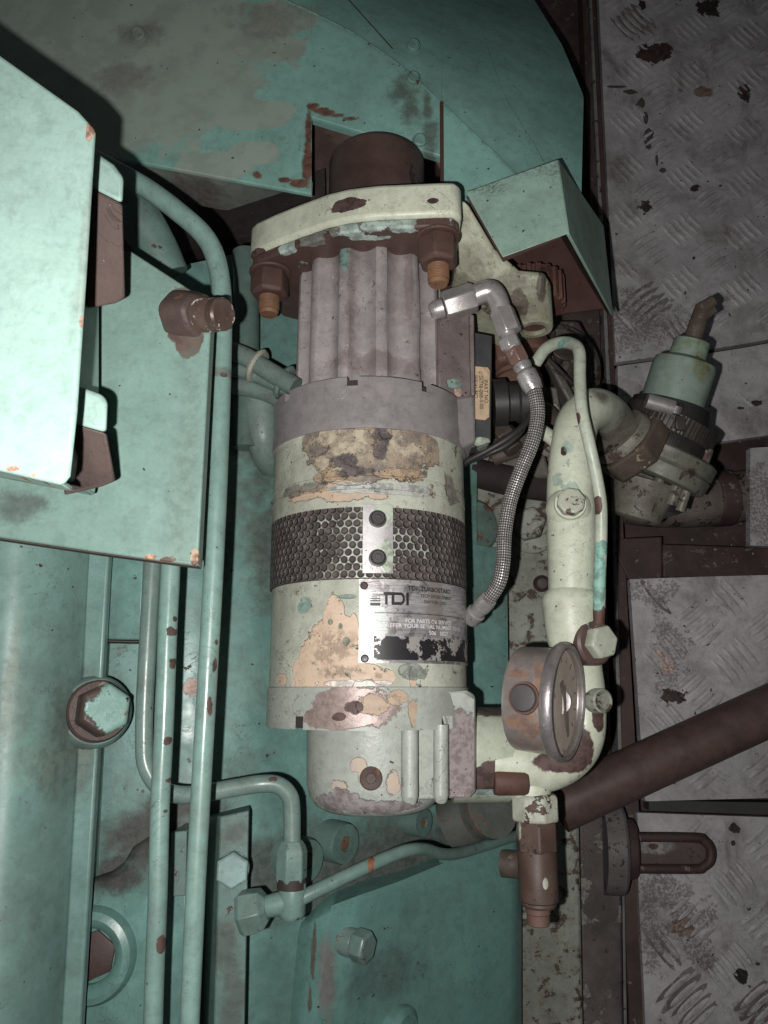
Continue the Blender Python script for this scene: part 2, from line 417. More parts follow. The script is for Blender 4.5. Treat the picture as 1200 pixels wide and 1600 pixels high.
def house_bottom(px):
    if px < 487: return 248+(px-200)*.187
    if px < 690: return 181+(px-487)*.30
    return 318
cols = [-90+i*11.0 for i in range(52)]+[486.9, 487.1]+[492+i*9 for i in range(22)]+[689.9, 690.1]+[696+i*8 for i in range(29)]
cols = sorted(set(cols))
def right_edge(py): return lerp_tab([(-120, 760), (0, 835), (70, 878), (150, 912), (320, 908)], py)
rows = []
NR = 60
for k in range(NR+1):
    row = []
    for px in cols:
        py = -110+(house_bottom(px)+110)*k/NR
        x = px
        if px > 690:
            fr = (px-690)/(cols[-1]-690); x = 690+fr*(right_edge(py)-690)
        row.append(at(x, py, z_house(x, py)))
    rows.append(row)
last = rows[-1]
b = MB(); b.grid(rows)
b.grid([last, [p+Vector((0, -.0012, -.0012)) for p in last], [p+Vector((0, -.0016, -.004)) for p in last]])
rb = MB(); lip = [p+Vector((0, -.0014, -.003)) for p, px in zip(last, cols) if px < 487]
lw = [.003+.052*min(1, max(0, (445-px)/110)) for px in cols if px < 487]
rb.grid([lip, [p+Vector((0, .002, -d)) for p, d in zip(lip, lw)], [p+Vector((0, .02, -d-.003)) for p, d in zip(lip, lw)]])
rb.build('rim_face', paint('rim_grey', (.20, .23, .20), var=.15, chip=.66, chip_col=(.12, .09, .08), grime=.55, grime_scale=16, rough=.5, patches=[dict(e=[P(350, 300, .31, 60, 14, .06)], col=(.13, .10, .09), warp=1.6, soft=.5, amt=.8)]), t)
hb = [p for p, px in zip(last, cols) if px >= 487]
b.grid([hb, [p+Vector((0, .0, -.012)) for p in hb]])
edge_r = [r[-1] for r in rows[:NR+1]]
b.grid([edge_r, [p+Vector((-.004, 0, -.05)) for p in edge_r]])
b.build('shell', m_house, t, sharp=28)
# dark wheel inside the gap
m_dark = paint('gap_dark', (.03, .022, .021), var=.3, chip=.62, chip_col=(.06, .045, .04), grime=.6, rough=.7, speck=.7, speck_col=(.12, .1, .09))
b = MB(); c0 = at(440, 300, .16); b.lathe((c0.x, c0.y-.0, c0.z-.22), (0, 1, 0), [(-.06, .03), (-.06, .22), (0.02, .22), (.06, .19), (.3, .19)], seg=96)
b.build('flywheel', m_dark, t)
b = MB()
b.prism(pz([(486, 170, .27), (560, 170, .27), (560, 330, .27), (486, 330, .27)]), (0, 0, -.01))
b.build('inner_web', paint('inner_brown', (.11, .075, .065), var=.4, chip=.6, grime=.7, rough=.6), t)
b = MB(); b.prism(pz([(492, 268, .295), (508, 262, .295), (508, 330, .295), (492, 330, .295)]), (0, 0, -.02)); b.build('inner_stop', m_dark, t, bevel=.001)
m_bolt_t = paint('bolt_teal', (.18, .33, .29), var=.2, chip=.62, chip_scale=160, grime=.6, grime_scale=60, rough=.4, edge=.3, edge_r=.002)
m_bolt_g = paint('bolt_grey', (.22, .26, .23), var=.2, chip=.66, chip_scale=160, grime=.4, grime_scale=60, rough=.35)
for (px, py, r, m) in [(217, 57, 12, m_bolt_g), (645, 74, 11, m_bolt_t), (645, 125, 11, m_bolt_t), (655, 222, 11, m_bolt_t)]:
    z = z_house(px, py); k = mpp(py, z); c = at(px, py, z); b = MB()
    b.lathe(c, (.12 if px > 400 else 0, -.1, 1), [(-.002, r*k*1.12), (.0012, r*k*1.12), (.0016, r*k), (.0048, r*k*.93), (.0054, r*k*.78), (.004, r*k*.7), (.004, .0002)], seg=24)
    b.build('bolt', m, t)
# lap seam weld bead and straight joint
b = MB(); b.tube([at(lerp_tab(SEAM, y)-1, y, z_house(lerp_tab(SEAM, y)-3, y)+.0004) for y in range(-80, 300, 12)], .0011, seg=8, smooth=2); b.build('seam', m_bolt_t, t)
b = MB(); b.tube([at(545+(y)*.9, y, z_house(545+y*.9, y)+.0002) for y in range(-80, 88, 12)], .0006, seg=6, smooth=1); b.build('joint', m_dark, t)
b = MB(); b.tube([at(690+(y-160)*.005, y, z_house(690, y)+.0003) for y in range(160, 300, 12)], .0019, seg=8, smooth=1); b.build('joint', paint('joint_rust', RUST, grime=.4, rough=.7), t)
b = MB(); b.tube([at(735+(y)*.35+max(0, y-150)*.25, y, z_house(735+y*.35, y)+.0002) for y in range(-40, 290, 14)], .0006, seg=6, smooth=1); b.build('joint', m_bolt_t, t)
m_rust = paint('rusty_steel', (.10, .048, .036), var=.4, chip=.60, chip_col=(.19, .085, .045), grime=.4, rough=.68, bump=.6, grain=.0015)
wn = MB(); c = at(705, 275, .325)
wn.lathe(c, (.2, -.35, 1), [(0, .011), (.004, .011), (.009, .006), (.016, .005)], seg=18)
wn.tube([c+Vector((-.006, .002, .01)), c+Vector((.010, .0, .014)), c+Vector((.030, .008, .016))], [.0035, .0045, .003], seg=10)
wn.tube([c+Vector((-.008, .0, .009)), c+Vector((-.014, .008, .012))], [.0035, .0028], seg=10, smooth=0)
wn.build('wing_nut', m_rust, t)

# ================================================================== ENGINE BLOCK (teal wall behind the starter)
wp = [dict(e=[P(385, 420, .31, 26, 30, .2), P(370, 520, .31, 40, 60, .2)], col=(.10, .13, .115), warp=2.0, soft=.5, amt=.55, depth=.1),
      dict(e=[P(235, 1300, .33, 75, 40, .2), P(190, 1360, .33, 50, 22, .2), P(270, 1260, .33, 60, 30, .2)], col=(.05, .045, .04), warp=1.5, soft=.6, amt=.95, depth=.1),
      dict(e=[P(405, 700, .3, 30, 90, .2), P(420, 860, .3, 30, 70, .2), P(345, 880, .31, 16, 60, .2)], col=(.075, .075, .06), warp=2.2, soft=.6, amt=.75, depth=.1),
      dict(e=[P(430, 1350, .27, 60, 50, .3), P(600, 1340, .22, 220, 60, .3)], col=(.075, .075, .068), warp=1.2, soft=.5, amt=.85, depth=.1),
      dict(e=[P(295, 1075, .33, 12, 14, .2)], col=(.5, .36, .31), warp=2.2, depth=.3),
      dict(e=[P(440, 1620, .26, 70, 60, .2)], col=(.16, .30, .28), warp=1.2, soft=.4, amt=.2)]
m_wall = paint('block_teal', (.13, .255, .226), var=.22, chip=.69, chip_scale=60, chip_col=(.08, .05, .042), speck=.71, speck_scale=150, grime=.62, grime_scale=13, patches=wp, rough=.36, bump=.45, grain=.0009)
t_eng = thing('engine_block', 'grime streaked teal engine block wall behind the pipes and starter', 'engine block', at(480, 1000, .0))
ZW = [(60, .335), (160, .335), (300, .325), (400, .305), (500, .27), (620, .225), (720, .18), (820, .15)]
def z_wall(px, py): return smooth_tab(ZW, px)
def w_right(py): return lerp_tab([(380, 748), (700, 745), (852, 745), (860, 792), (1300, 797), (1700, 805)], py)
rows = []
ys = [382+i*13 for i in range(36)]+[851, 860]+[873+i*14 for i in range(60)]
for py in ys:
    row = []
    for i in range(57):
        fx = i/56; px = 95+fx*(w_right(py)-95)
        top = lerp_tab([(95, 470), (270, 418), (390, 392), (480, 378), (760, 372)], px)
        yy = max(py, top) if py > 390 else top
        row.append(at(px, yy, z_wall(px, yy)))
    rows.append(row)
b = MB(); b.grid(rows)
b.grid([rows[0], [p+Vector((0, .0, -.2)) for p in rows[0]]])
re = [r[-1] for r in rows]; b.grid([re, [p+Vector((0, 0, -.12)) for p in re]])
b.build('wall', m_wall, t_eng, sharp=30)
# raised left ledge and recess above the flange bolt
b = MB(); b.prism(pz([(120, 830, .368), (226, 838, .368), (222, 1000, .368), (120, 998, .368)]), (0, 0, -.04)); b.build('ledge', m_wall, t_eng, bevel=.002)
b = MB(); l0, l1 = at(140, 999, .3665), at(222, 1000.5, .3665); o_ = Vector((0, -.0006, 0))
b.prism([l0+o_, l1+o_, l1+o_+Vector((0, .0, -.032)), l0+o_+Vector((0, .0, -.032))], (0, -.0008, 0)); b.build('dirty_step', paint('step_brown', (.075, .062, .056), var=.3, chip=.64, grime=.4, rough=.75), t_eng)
# casting boss, lower left, with an eye and hexagon socket
bo = [(100, 1400), (135, 1378), (165, 1368), (190, 1350), (205, 1325), (225, 1312), (262, 1306), (300, 1304), (300, 1700), (70, 1700)]
b = MB(); b.prism(pq(bo, .352), (0, 0, -.04)); b.build('casting_boss', m_wall, t_eng, bevel=.006, seg=3)
c = at(142, 1492, .352); k = mpp(1490, .352)
b = MB(); b.lathe(c, (0, 0, 1), [(-.01, 72*k), (.002, 72*k), (.008, 66*k), (.010, 56*k), (.008, 46*k), (.004, 40*k), (-.012, 39*k)], seg=48, cap1=False); b.build('eye_ring', m_wall, t_eng)
b = MB(); b.hexnut(c+Vector((.002, 0, -.006)), (0, 0, 1), 37*k, .0085, rot=.4); b.build('socket_plug', m_beam, t_eng, bevel=.0006)
# crankcase door bulge, bottom right
dp = [dict(e=[P(512, 1520, .29, 14, 60, .06)], col=(.17, .145, .14), col2=(.13, .115, .11), warp=1.2, soft=.4, depth=.1, amt=.8),
      dict(e=[P(490, 1500, .29, 4, 30, .06), P(486, 1550, .29, 4, 30, .06), P(493, 1462, .29, 3, 20, .06)], col=(.10, .055, .042), warp=2.2, soft=.3, amt=.8),
      dict(e=[P(600, 1520, .26, 60, 30, .1)], col=(.075, .10, .09), warp=1.8, soft=.6, amt=.5)]
m_door = paint('door_teal', (.125, .255, .226), var=.12, chip=.73, chip_scale=60, speck=.72, speck_scale=150, grime=.35, grime_scale=9, patches=dp, rough=.34)
def door_top(px): return lerp_tab([(455, 1470), (478, 1447), (505, 1430), (560, 1408), (620, 1386), (700, 1352), (800, 1314), (830, 1302)], px)
ZD = [(455, .262), (470, .283), (490, .298), (515, .305), (560, .292), (650, .245), (740, .20), (805, .165), (820, .13)]
rows = []
for k in range(0, 34):
    row = []
    for i in range(60):
        px = 455+i*(815-455)/59
        py = door_top(px)+(1720-door_top(px))*(k/33.0)
        sh = -(py-1430)*.13 if px < 600 else -(py-1430)*.13*max(0, (815-px)/215)
        row.append(at(px+sh, py, lerp_tab(ZD, px)))
    rows.append(row)
b = MB(); b.grid(rows)
b.grid([rows[0], [p+Vector((0, 0.004, -.004)) for p in rows[0]], [p+Vector((0, .006, -.06)) for p in rows[0]]])
le = [r[-1] for r in rows]; b.grid([le, [p+Vector((0, 0, -.08)) for p in le]])
b.build('crankcase_door', m_door, t_eng, sharp=40)
b = MB(); b.tube([at(px, door_top(px)-9, lerp_tab(ZD, px)-.006) for px in range(690, 812, 12)], .0035, seg=12, smooth=2); b.build('edge_bead', m_door, t_eng)
# bolt on the crankcase door pointing right
m_bolt = paint('bolt_grey_rust', (.15, .225, .205), var=.2, chip=.60, chip_scale=120, chip_col=(.15, .10, .095), grime=.4, rough=.38, edge=.3, edge_r=.002)
c = at(535, 1468, .292); ax = Vector((.80, -.10, .50)).normalized(); k = mpp(1470, .3)
b = MB(); b.lathe(c, ax, [(-.01, 22*k), (.012, 21*k), (.014, 19*k)], seg=32); b.build('bolt_boss', m_bolt, t_eng, bevel=.001)
b = MB(); b.hexnut(c+ax*.013, ax, 25*k, .014, rot=.3); b.build('bolt', m_bolt, t_eng, bevel=.001)
b = MB(); b.lathe(at(625, 1610, .25), (.7, -.1, .6), [(-.02, .022), (.004, .020), (.008, .015)], seg=28); b.build('boss', m_door, t_eng)
# round core plugs below the starter
m_plug = paint('plug_teal', (.10, .17, .15), var=.2, chip=.68, grime=.5, grime_scale=30, rough=.42)
m_plugc = paint('plug_rust', (.15, .085, .05), var=.4, chip=.6, grime=.3, rough=.7)
for (px, py, r, z) in [(480, 1345, 33, .30), (538, 1318, 31, .275), (660, 1285, 22, .225)]:
    c = at(px, py, z); k = mpp(py, z); ax = Vector((.72, -.05, .62)).normalized()
    b = MB(); b.lathe(c-ax*.045, ax, [(0, r*k*1.05), (.044, r*k), (.047, r*k*.94), (.047, r*k*.38), (.044, r*k*.36), (.044, .0005)], seg=36); b.build('core_plug', m_plug, t_eng)
    b = MB(); b.lathe(c, ax, [(-.002, r*k*.34), (.001, r*k*.30), (.001, .0004)], seg=20); b.build('plug_screw', m_plugc, t_eng)

# ================================================================== rounded pump housing down the left edge
lp = [dict(e=[P(125, 1150, .40, 28, 70, .1)], col=(.09, .085, .075), warp=1.6, soft=.6, amt=.6),
      dict(e=[P(55, 1190, .45, 50, 30, .2), P(20, 1130, .45, 30, 40, .2)], col=(.17, .22, .17), warp=2.0, soft=.5, amt=.4),
      dict(e=[P(20, 1050, .45, 8, 90, .2)], col=(.22, .25, .18), warp=1.8, soft=.5, amt=.4)]
m_left = paint('column_teal', (.155, .262, .235), var=.13, chip=.72, chip_scale=60, speck=.72, speck_scale=130, grime=.5, grime_scale=12, patches=lp, rough=.38)
t = thing('pump_housing', 'smooth rounded teal housing down the left edge with a flat flange', 'engine housing', at(60, 1250, .2))
rows = []
for py in range(800, 1740, 20):
    row = []
    sh = (py-880)*-.060
    for i in range(40):
        px = -140+i*(137+140)/39
        u = (px-(-20))/157
        z = .455-.06*max(0, u)**2.2-.03*max(0, -u)
        row.append(at(px+sh*max(0, (px+140)/277), py, z))
    rows.append(row)
b = MB(); b.grid(rows)
re = [r[-1] for r in rows]; b.grid([re, [p+Vector((.0, 0, -.08)) for p in re]])
b.build('body', m_left, t, sharp=30)
b = MB(); b.prism(pz([(137, 820, .392), (173, 820, .392), (168, 900, .392), (160, 1045, .392), (123, 1640, .392), (118, 1740, .392), (78, 1740, .392), (95, 1600, .392), (118, 1200, .392), (128, 1050, .392)]), (0, 0, -.010)); b.build('flange', m_left, t, bevel=.002, seg=3)
hp = [dict(e=[P(176, 1102, .425, 33, 42, .05)], col=TEAL, col2=scale3(TEAL, .85), warp=1.1, soft=.06, depth=-.4, rough=.4)]
m_hexl = paint('hex_worn', (.075, .048, .042), var=.3, chip=.62, chip_col=(.24, .17, .13), grime=.3, rough=.5, patches=hp, bump=.6, grain=.0015)
c = at(150, 1112, .392); ax = Vector((.52, .08, .85)).normalized(); k = mpp(1105, .42)
b = MB(); b.lathe(c-ax*.006, ax, [(0, 60*k), (.006, 58*k), (.010, 52*k), (.012, 40*k)], seg=40); b.build('spot_face', m_left, t)
b = MB(); b.lathe(c, ax, [(0, 50*k), (.010, 49*k), (.012, 46*k)], seg=40); b.build('washer', m_hexl, t)
b = MB(); b.hexnut(c+ax*.011, ax, 42*k, .024, rot=.5); b.build('bolt_head', m_hexl, t, bevel=.0015, seg=3)

# ================================================================== upright bar with bolt
bp = [dict(e=[P(365, 1300, .375, 30, 16, .05), P(352, 1470, .375, 20, 40, .05), P(365, 1570, .375, 16, 50, .05)], col=(.08, .07, .06), warp=2.2, soft=.5, amt=.6)]
m_bar = paint('bar_teal', (.12, .195, .175), var=.18, chip=.66, chip_scale=70, grime=.5, grime_scale=16, edge=.3, edge_r=.003, rough=.42, patches=bp)
t = thing('support_bar', 'square teal upright bar with one bolt head, right of the pipes', 'support bar', at(360, 1450, .3))
b = MB(); b.prism(pz([(344, 1276, .38), (389, 1266, .38), (379, 1740, .38), (330, 1740, .38)]), pz([(325, 1274, .335), (390, 1258, .335), (380, 1740, .335), (308, 1740, .335)])); b.build('bar', m_bar, t, bevel=.0012, seg=2)
c = at(365, 1356, .38); k = mpp(1356, .38)
b = MB(); b.lathe(c, (0, 0, 1), [(-.001, 25*k), (.002, 25*k), (.003, 23*k)], seg=30); b.hexnut(c+Vector((0, 0, .002)), (.1, 0, 1), 27*k, .009, rot=.5); b.build('bolt', paint('bolt_pale_teal', (.24, .36, .34), var=.15, chip=.64, chip_scale=120, grime=.4, grime_scale=50, rough=.35, edge=.3, edge_r=.002), t, bevel=.0008)
b = MB(); b.prism(pz([(268, 1300, .365), (292, 1298, .365), (290, 1400, .365), (264, 1402, .365)]), (0, 0, -.04)); b.build('spacer', m_bar, t, bevel=.001)

# ================================================================== PIPES (left)
def pipe_mat(nm, seed, base=(.175, .28, .25), patches=(), **kw):
    a = dict(var=.10, chip=.715, chip_scale=80, speck=.72, speck_scale=200, grime=.45, grime_scale=22, rough=.27, bump=.3, seed=seed); a.update(kw)
    return paint(nm, base, patches=patches, **a)
ch = lambda pts, z: dict(e=[P(x, y, z, rx, ry, .012) for x, y, rx, ry in pts], col=(.085, .05, .042), warp=1.7, soft=.06, depth=.7, rough=.7)
zA = .49
PA = [(120, 236), (170, 262), (225, 292), (275, 328), (318, 368), (338, 410), (347, 470), (347, 560), (342, 700), (334, 880), (319, 1150), (309, 1340), (300, 1500), (290, 1740)]
m_pa = pipe_mat('pipe_long', 2, patches=[ch([(324, 1105, 6, 22), (332, 1038, 4, 16), (334, 1003, 4, 8), (347, 580, 5, 4)], zA+.012), dict(e=[P(345, 575, zA+.012, 30, 7, .03)], col=(.14, .12, .10), warp=1.5, soft=.4, amt=.6)])
t = thing('pipe', 'longest teal pipe, bending in from the upper left and running straight down', 'pipe', at(320, 1000, zA-.02), 'teal pipes on the engine')
PA = [(x+random.uniform(-.8, .8), y) for x, y in PA]
b = MB(); b.tube([at(x, y, zA) for x, y in PA], [15.5*mpp(y, zA) for x, y in PA], seg=28); b.build('tube', m_pa, t)
zB = .465
PB = [(270, 780), (266, 900), (262, 980), (256.5, 1130), (250, 1260), (246.5, 1400), (241, 1540), (236, 1740)]
m_pb = pipe_mat('pipe_right', 5, patches=[ch([(265, 986, 8, 7), (267, 1038, 7, 10), (259, 1158, 5, 6), (261, 1221, 6, 6), (255, 1270, 5, 5), (249, 1480, 8, 14), (256, 1430, 3, 5), (270, 965, 3, 5)], zB+.01)])
t = thing('pipe', 'straight teal pipe with brown chips, second from the right', 'pipe', at(255, 1250, zB-.02), 'teal pipes on the engine')
b = MB(); b.tube([at(x, y, zB) for x, y in PB], [15*mpp(y, zB) for x, y in PB], seg=28, smooth=4); b.build('tube', m_pb, t)
zC = .41
PC = [(243, 780, zC), (237, 900, zC), (227, 1080, zC), (225, 1160, zC), (228, 1195, zC), (242, 1222, zC), (262, 1238, zC), (300, 1242, zC), (360, 1232, zC), (405, 1225, zC), (432, 1226, zC-.002), (450, 1240, zC-.004), (456, 1265, zC-.005), (456, 1345, zC-.005)]
m_pc = pipe_mat('pipe_bent', 9, base=(.15, .22, .20), patches=[ch([(425, 1218, 10, 5), (448, 1270, 4, 8), (460, 1290, 3, 4)], zC+.01)], grime=.45)
t = thing('pipe', 'dull teal pipe that turns right under the others to an elbow fitting', 'pipe', at(300, 1240, zC-.03), 'teal pipes on the engine')
b = MB(); b.tube(pz(PC), [13.5*mpp(y, zC) for x, y, z in PC], seg=26, smooth=7); b.build('tube', m_pc, t)
m_fit = paint('fitting_teal', (.14, .225, .20), var=.15, chip=.63, chip_scale=110, chip_col=(.05, .04, .036), grime=.45, grime_scale=40, rough=.38, edge=.45, edge_r=.0025)
zF = zC-.005; k = mpp(1370, zF)
c = at(456, 1375, zF)
b = MB(); b.lathe(at(455, 1378, zF), (0, 1, 0), [(0, 23*k), (.003, 25*k), (.020, 25*k), (.024, 22*k), (.028, 16*k)], seg=6, a0=.3, a1=.3+2*pi); b.build('union_nut', m_fit, t, bevel=.0008)
b = MB(); b.lathe(at(455.5, 1381, zF), (0, 1, 0), [(-.003, 22.5*k), (.004, 22.5*k)], seg=28); b.build('dark_gap_ring', m_dark, t)  # added ring, coloured dark to stand in for shade in the fitting gap
b = MB(); b.lathe(at(456, 1432, zF), (0, 1, 0), [(-.001, 17*k), (.002, 21*k), (.022, 21*k), (.026, 17*k), (.032, 17*k)], seg=28); b.tube(pz([(456, 1408, zF), (420, 1416, zF), (396, 1424, zF-.002)]), [.0085, .0075, .007], seg=20, smooth=3); b.build('tee', m_fit, t)
b = MB(); ax = Vector((-1, -.22, -.05)).normalized(); b.lathe(at(418, 1418, zF), ax, [(0, .009), (.004, .0145), (.012, .0155), (.018, .0155), (.021, .013)], seg=6); b.build('lock_nut', m_fit, t, bevel=.0006)
PR = [(470, 1404, zF), (500, 1389, zF-.004), (560, 1360, zF-.014), (610, 1338, zF-.026), (640, 1328, zF-.036), (664, 1327, zF-.052), (688, 1334, zF-.072), (712, 1334, zF-.095), (750, 1324, zF-.13), (812, 1304, zF-.18)]
m_pr = pipe_mat('pipe_low', 13, base=(.12, .19, .17), grime=.5, patches=[dict(e=[P(580, 1350, zF-.012, 5, 12, .02)], col=(.20, .09, .05), warp=.6, soft=.06)])
b = MB(); b.tube(pz(PR), [(11-3.2*q/9)*mpp(y, z) for q, (x, y, z) in enumerate(PR)], seg=22); tag(b.build('pipe', m_pr), 'thin teal pipe running right from the tee below the starter', 'pipe', 'teal pipes on the engine')

# ================================================================== PLATE AND BOX (left, near)
zP = .545
pp = [dict(e=[P(296, 486, zP, 36, 44, .03), P(296, 530, zP, 22, 30, .03), P(286, 505, zP, 22, 34, .03)], col=(.075, .045, .038), col2=(.12, .07, .055), warp=.8, soft=.06, depth=.6, rough=.75),
      dict(e=[P(30, 790, zP, 50, 22, .03)], col=(.07, .075, .065), warp=2.0, soft=.5, amt=.7),
      dict(e=[P(304, 872, zP, 6, 12, .03), P(262, 874, zP, 10, 4, .03), P(235, 870, zP, 8, 4, .03)], col=(.45, .29, .19), col2=(.10, .05, .04), warp=1.6, soft=.06),
      dict(e=[P(290, 700, zP, 26, 180, .03), P(300, 430, zP, 50, 26, .03)], col=(.15, .21, .175), warp=1.6, soft=.6, amt=.45, depth=.05)]
m_plate = paint('plate_teal', (.18, .285, .25), crack=.15, var=.09, chip=.735, chip_scale=70, speck=.725, speck_scale=170, grime=.22, grime_scale=12, patches=pp, rough=.42, bump=.35, edge=.35, edge_r=.002)
t = thing('bracket_plate', 'thick flat teal plate with a rusty stud, behind the bright box', 'bracket', at(150, 650, zP-.03))
b = MB(); b.prism(pz([(205, 392, zP), (331, 474, zP), (309, 884, zP), (150, 862, zP), (-120, 822, zP), (-120, 392, zP)]), (0, 0, -.012)); b.build('plate', m_plate, t, bevel=.0012, seg=2)
b = MB(); e0, e1, e2 = at(-120, 822, zP-.0014), at(150, 862, zP-.0014), at(308, 883, zP-.0014)
for p, q in ((e0, e1), (e1, e2)):
    o_ = Vector((0, -.0004, 0)); b.prism([p+o_, q+o_, q+o_+Vector((0, 0, -.0105)), p+o_+Vector((0, 0, -.0105))], (0, -.0005, 0))
b.build('rusty_edge', paint('edge_brown', (.085, .058, .05), var=.3, chip=.66, grime=.4, rough=.7, bump=.6), t)
m_stud = paint('stud_rust', (.058, .038, .033), var=.4, chip=.60, chip_scale=110, chip_col=(.15, .075, .045), grime=.5, grime_scale=40, rough=.6, metal=.0, bump=.6, grain=.0015)
c = at(306, 494, zP); ax = Vector((.025, -.007, .0165)).normalized(); k = mpp(490, zP)
b = MB(); b.lathe(c-ax*.014, ax, [(0, 44*k), (.008, 42*k), (.015, 37*k), (.019, 34*k), (.020, 28*k)], seg=40, rfun=lambda a, t: 1+.05*sin(a*3+1)+.03*sin(a*7)); b.build('nut', m_stud, t, bevel=.0015)
prof = [(0, 25*k)]
for i in range(7): prof += [(.006+i*.0019, 26*k), (.0069+i*.0019, 21*k)]
prof += [(.0195, 25*k), (.0250, 25*k), (.0265, 22*k)]
m_thr = paint('thread_steel', (.11, .075, .062), var=.4, chip=.58, chip_scale=140, chip_col=(.42, .38, .36), grime=.3, rough=.34, metal=.4, bump=.5)
b = MB(); b.lathe(c, ax, prof, seg=32); b.build('stud', m_thr, t, sharp=25)

zX = .685
xp = [dict(e=[P(140, 205, zX, 6, 20, .02), P(20, 732, zX, 12, 5, .02), P(52, 742, zX, 5, 4, .02), P(128, 500, zX, 5, 12, .02)], col=(.45, .30, .22), col2=(.18, .10, .08), warp=1.3, soft=.06, depth=.5),
      dict(e=[P(135, 370, zX, 10, 90, .02), P(125, 470, zX, 14, 40, .02)], col=(.22, .26, .22), warp=2, soft=.5, amt=.5)]
m_box = paint('box_teal', (.285, .42, .372), crack=.12, var=.07, chip=.76, chip_scale=60, speck=.755, speck_scale=150, grime=.16, grime_scale=14, patches=xp, rough=.5, bump=.35, edge=.5, edge_r=.003)
t = thing('control_box', 'bright pale teal box nearest the camera at the left edge', 'box', at(40, 430, zX-.06))
b = MB(); b.prism(pz([(-200, -62, zX), (0, 85, zX), (122, 172, zX), (147, 200, zX), (133, 420, zX), (118, 640, zX), (107, 742, zX), (95, 757, zX), (0, 735, zX), (-200, 700, zX)]), (0, 0, -.004)); b.build('lid', m_box, t, bevel=.0018, seg=3)
b = MB(); b.prism(pz([(-200, 702, zX-.0045), (0, 734, zX-.0045), (92, 754, zX-.0045), (88, 742, zX-.0045), (0, 722, zX-.0045), (-200, 690, zX-.0045)]), (0, 0, -.017)); b.build('return_flange', m_box, t, bevel=.001)
b = MB(); b.prism(pz([(-240, 20, zX-.01), (20, 200, zX-.01), (40, 260, zX-.01), (30, 640, zX-.01), (20, 690, zX-.01), (-240, 640, zX-.01)]), (0, 0, -.10)); b.build('body', m_box, t, bevel=.002)
m_lug = paint('lug_brown', (.085, .058, .052), var=.25, chip=.68, chip_col=(.16, .12, .11), speck=.71, speck_scale=300, speck_col=(.25, .21, .2), grime=.3, rough=.8, bump=.8, grain=.002)
for (teal, brown) in [([(146, 236, .64), (178, 258, .64), (193, 278, .64), (191, 318, .64), (144, 294, .64)], [(144, 295, .6395), (191, 319, .6395), (195, 466, .605), (180, 474, .605), (136, 482, .605)]),
                      ([(108, 598, .64), (160, 617, .64), (168, 628, .64), (166, 676, .64), (108, 660, .64)], [(108, 661, .6395), (166, 677, .6395), (180, 752, .605), (160, 760, .605), (100, 774, .605), (104, 690, .605)])]:
    b = MB(); f = pz(teal); b.prism(f, [at(x+1, y, .54) for x, y, z in teal]); b.build('hinge_lug', m_box, t, bevel=.002)
    b = MB(); f = pz(brown); b.prism(f, [at(x+1, y-1, .54) for x, y, z in brown]); b.build('lug_pad', m_lug, t, bevel=.0015)
# curved teal duct glimpsed between box and pipe
b = MB(); b.tube(pz([(150, 280, .44), (205, 330, .43), (240, 380, .42), (262, 430, .41)]), [.02, .02, .018, .018], seg=24)
tag(b.build('duct', m_bar), 'short dull teal duct glimpsed between box and bent pipe', 'duct')

# ================================================================== STARTER
AZ = .35
X0 = at(575, 1077, AZ).x
def Rpx(half, py):
    q = ray(600, py); tt = (AZ-HC)/q.z; kk = half/F; return tt*kk/sqrt(1+kk*kk)
def Yf(py, R): return at(575, py, AZ+R).y
def cyl(px, py, R):
    """point where the sight line meets the starter barrel of radius R"""
    d = ray(px, py); ox, oz = CAM.x-X0, CAM.z-AZ
    A = d.x*d.x+d.z*d.z; B = 2*(ox*d.x+oz*d.z); Cc = ox*ox+oz*oz-R*R
    D = max(B*B-4*A*Cc, 0); return CAM+d*((-B-sqrt(D))/(2*A))
def PC_(px, py, R, rx, ry, rz=.04):
    c = cyl(px, py, R); k = mpp(py, c.z); return (c.x, c.y, c.z, rx*k, ry*k, rz)
R_sc = Rpx(152, 850); R_b1 = Rpx(147.5, 720); R_b2 = Rpx(152.5, 1000); R_r1 = Rpx(146.5, 640)+.001; R_r2 = Rpx(158, 1105); R_fl = Rpx(112, 450); R_cap = Rpx(106, 1200)
st = thing('air_starter', 'cylindrical air starter motor with peeling cream paint, mesh band and nameplate', 'starter motor', (X0, Yf(850, R_b2), AZ-.09))
AX = (0, 1, 0); O0 = (X0, 0, AZ)

# fluted body
m_cast = paint('cast_alloy', CAST, var=.14, chip=.66, chip_scale=70, chip_col=(.14, .10, .095), speck=.70, speck_scale=330, speck_col=(.09, .06, .055), grime=.45, grime_scale=22,
               grime_col=(.085, .058, .052), rough=.36, metal=.35, bump=.6, grain=.0012,
               patches=[dict(e=[PC_(538, 400, R_fl, 7, 26)], col=(.17, .27, .24), warp=1.4, depth=-.2),
                        dict(e=[PC_(548, 480, R_fl, 8, 90), PC_(640, 440, R_fl, 6, 70), PC_(600, 560, R_fl, 90, 14)], col=(.10, .06, .055), warp=2.4, soft=.5, amt=.5)])
NF = 13
floor_ = math.floor
def flute(a, t):
    q = ((a*NF/(2*pi)+.05) % 1.0)
    land = .30+.012*sin(t*70+floor_(a*NF/(2*pi)+.05)*2.1)
    if q < land: return 1.0+.012*sin(pi*q/land)
    u = (q-land)/(1-land)
    return 1.0-.12*(sin(pi*u)**.7)
b = MB()
y0, y1 = Yf(612, R_fl), Yf(375, R_fl)
prof = [(y0-.02+(y1-.012-y0+.02)*i/24, R_fl*(1-.015*i/24)) for i in range(24)]+[(y1-.012, R_fl*.985), (y1-.006, R_fl*.975), (y1, R_fl*.955)]
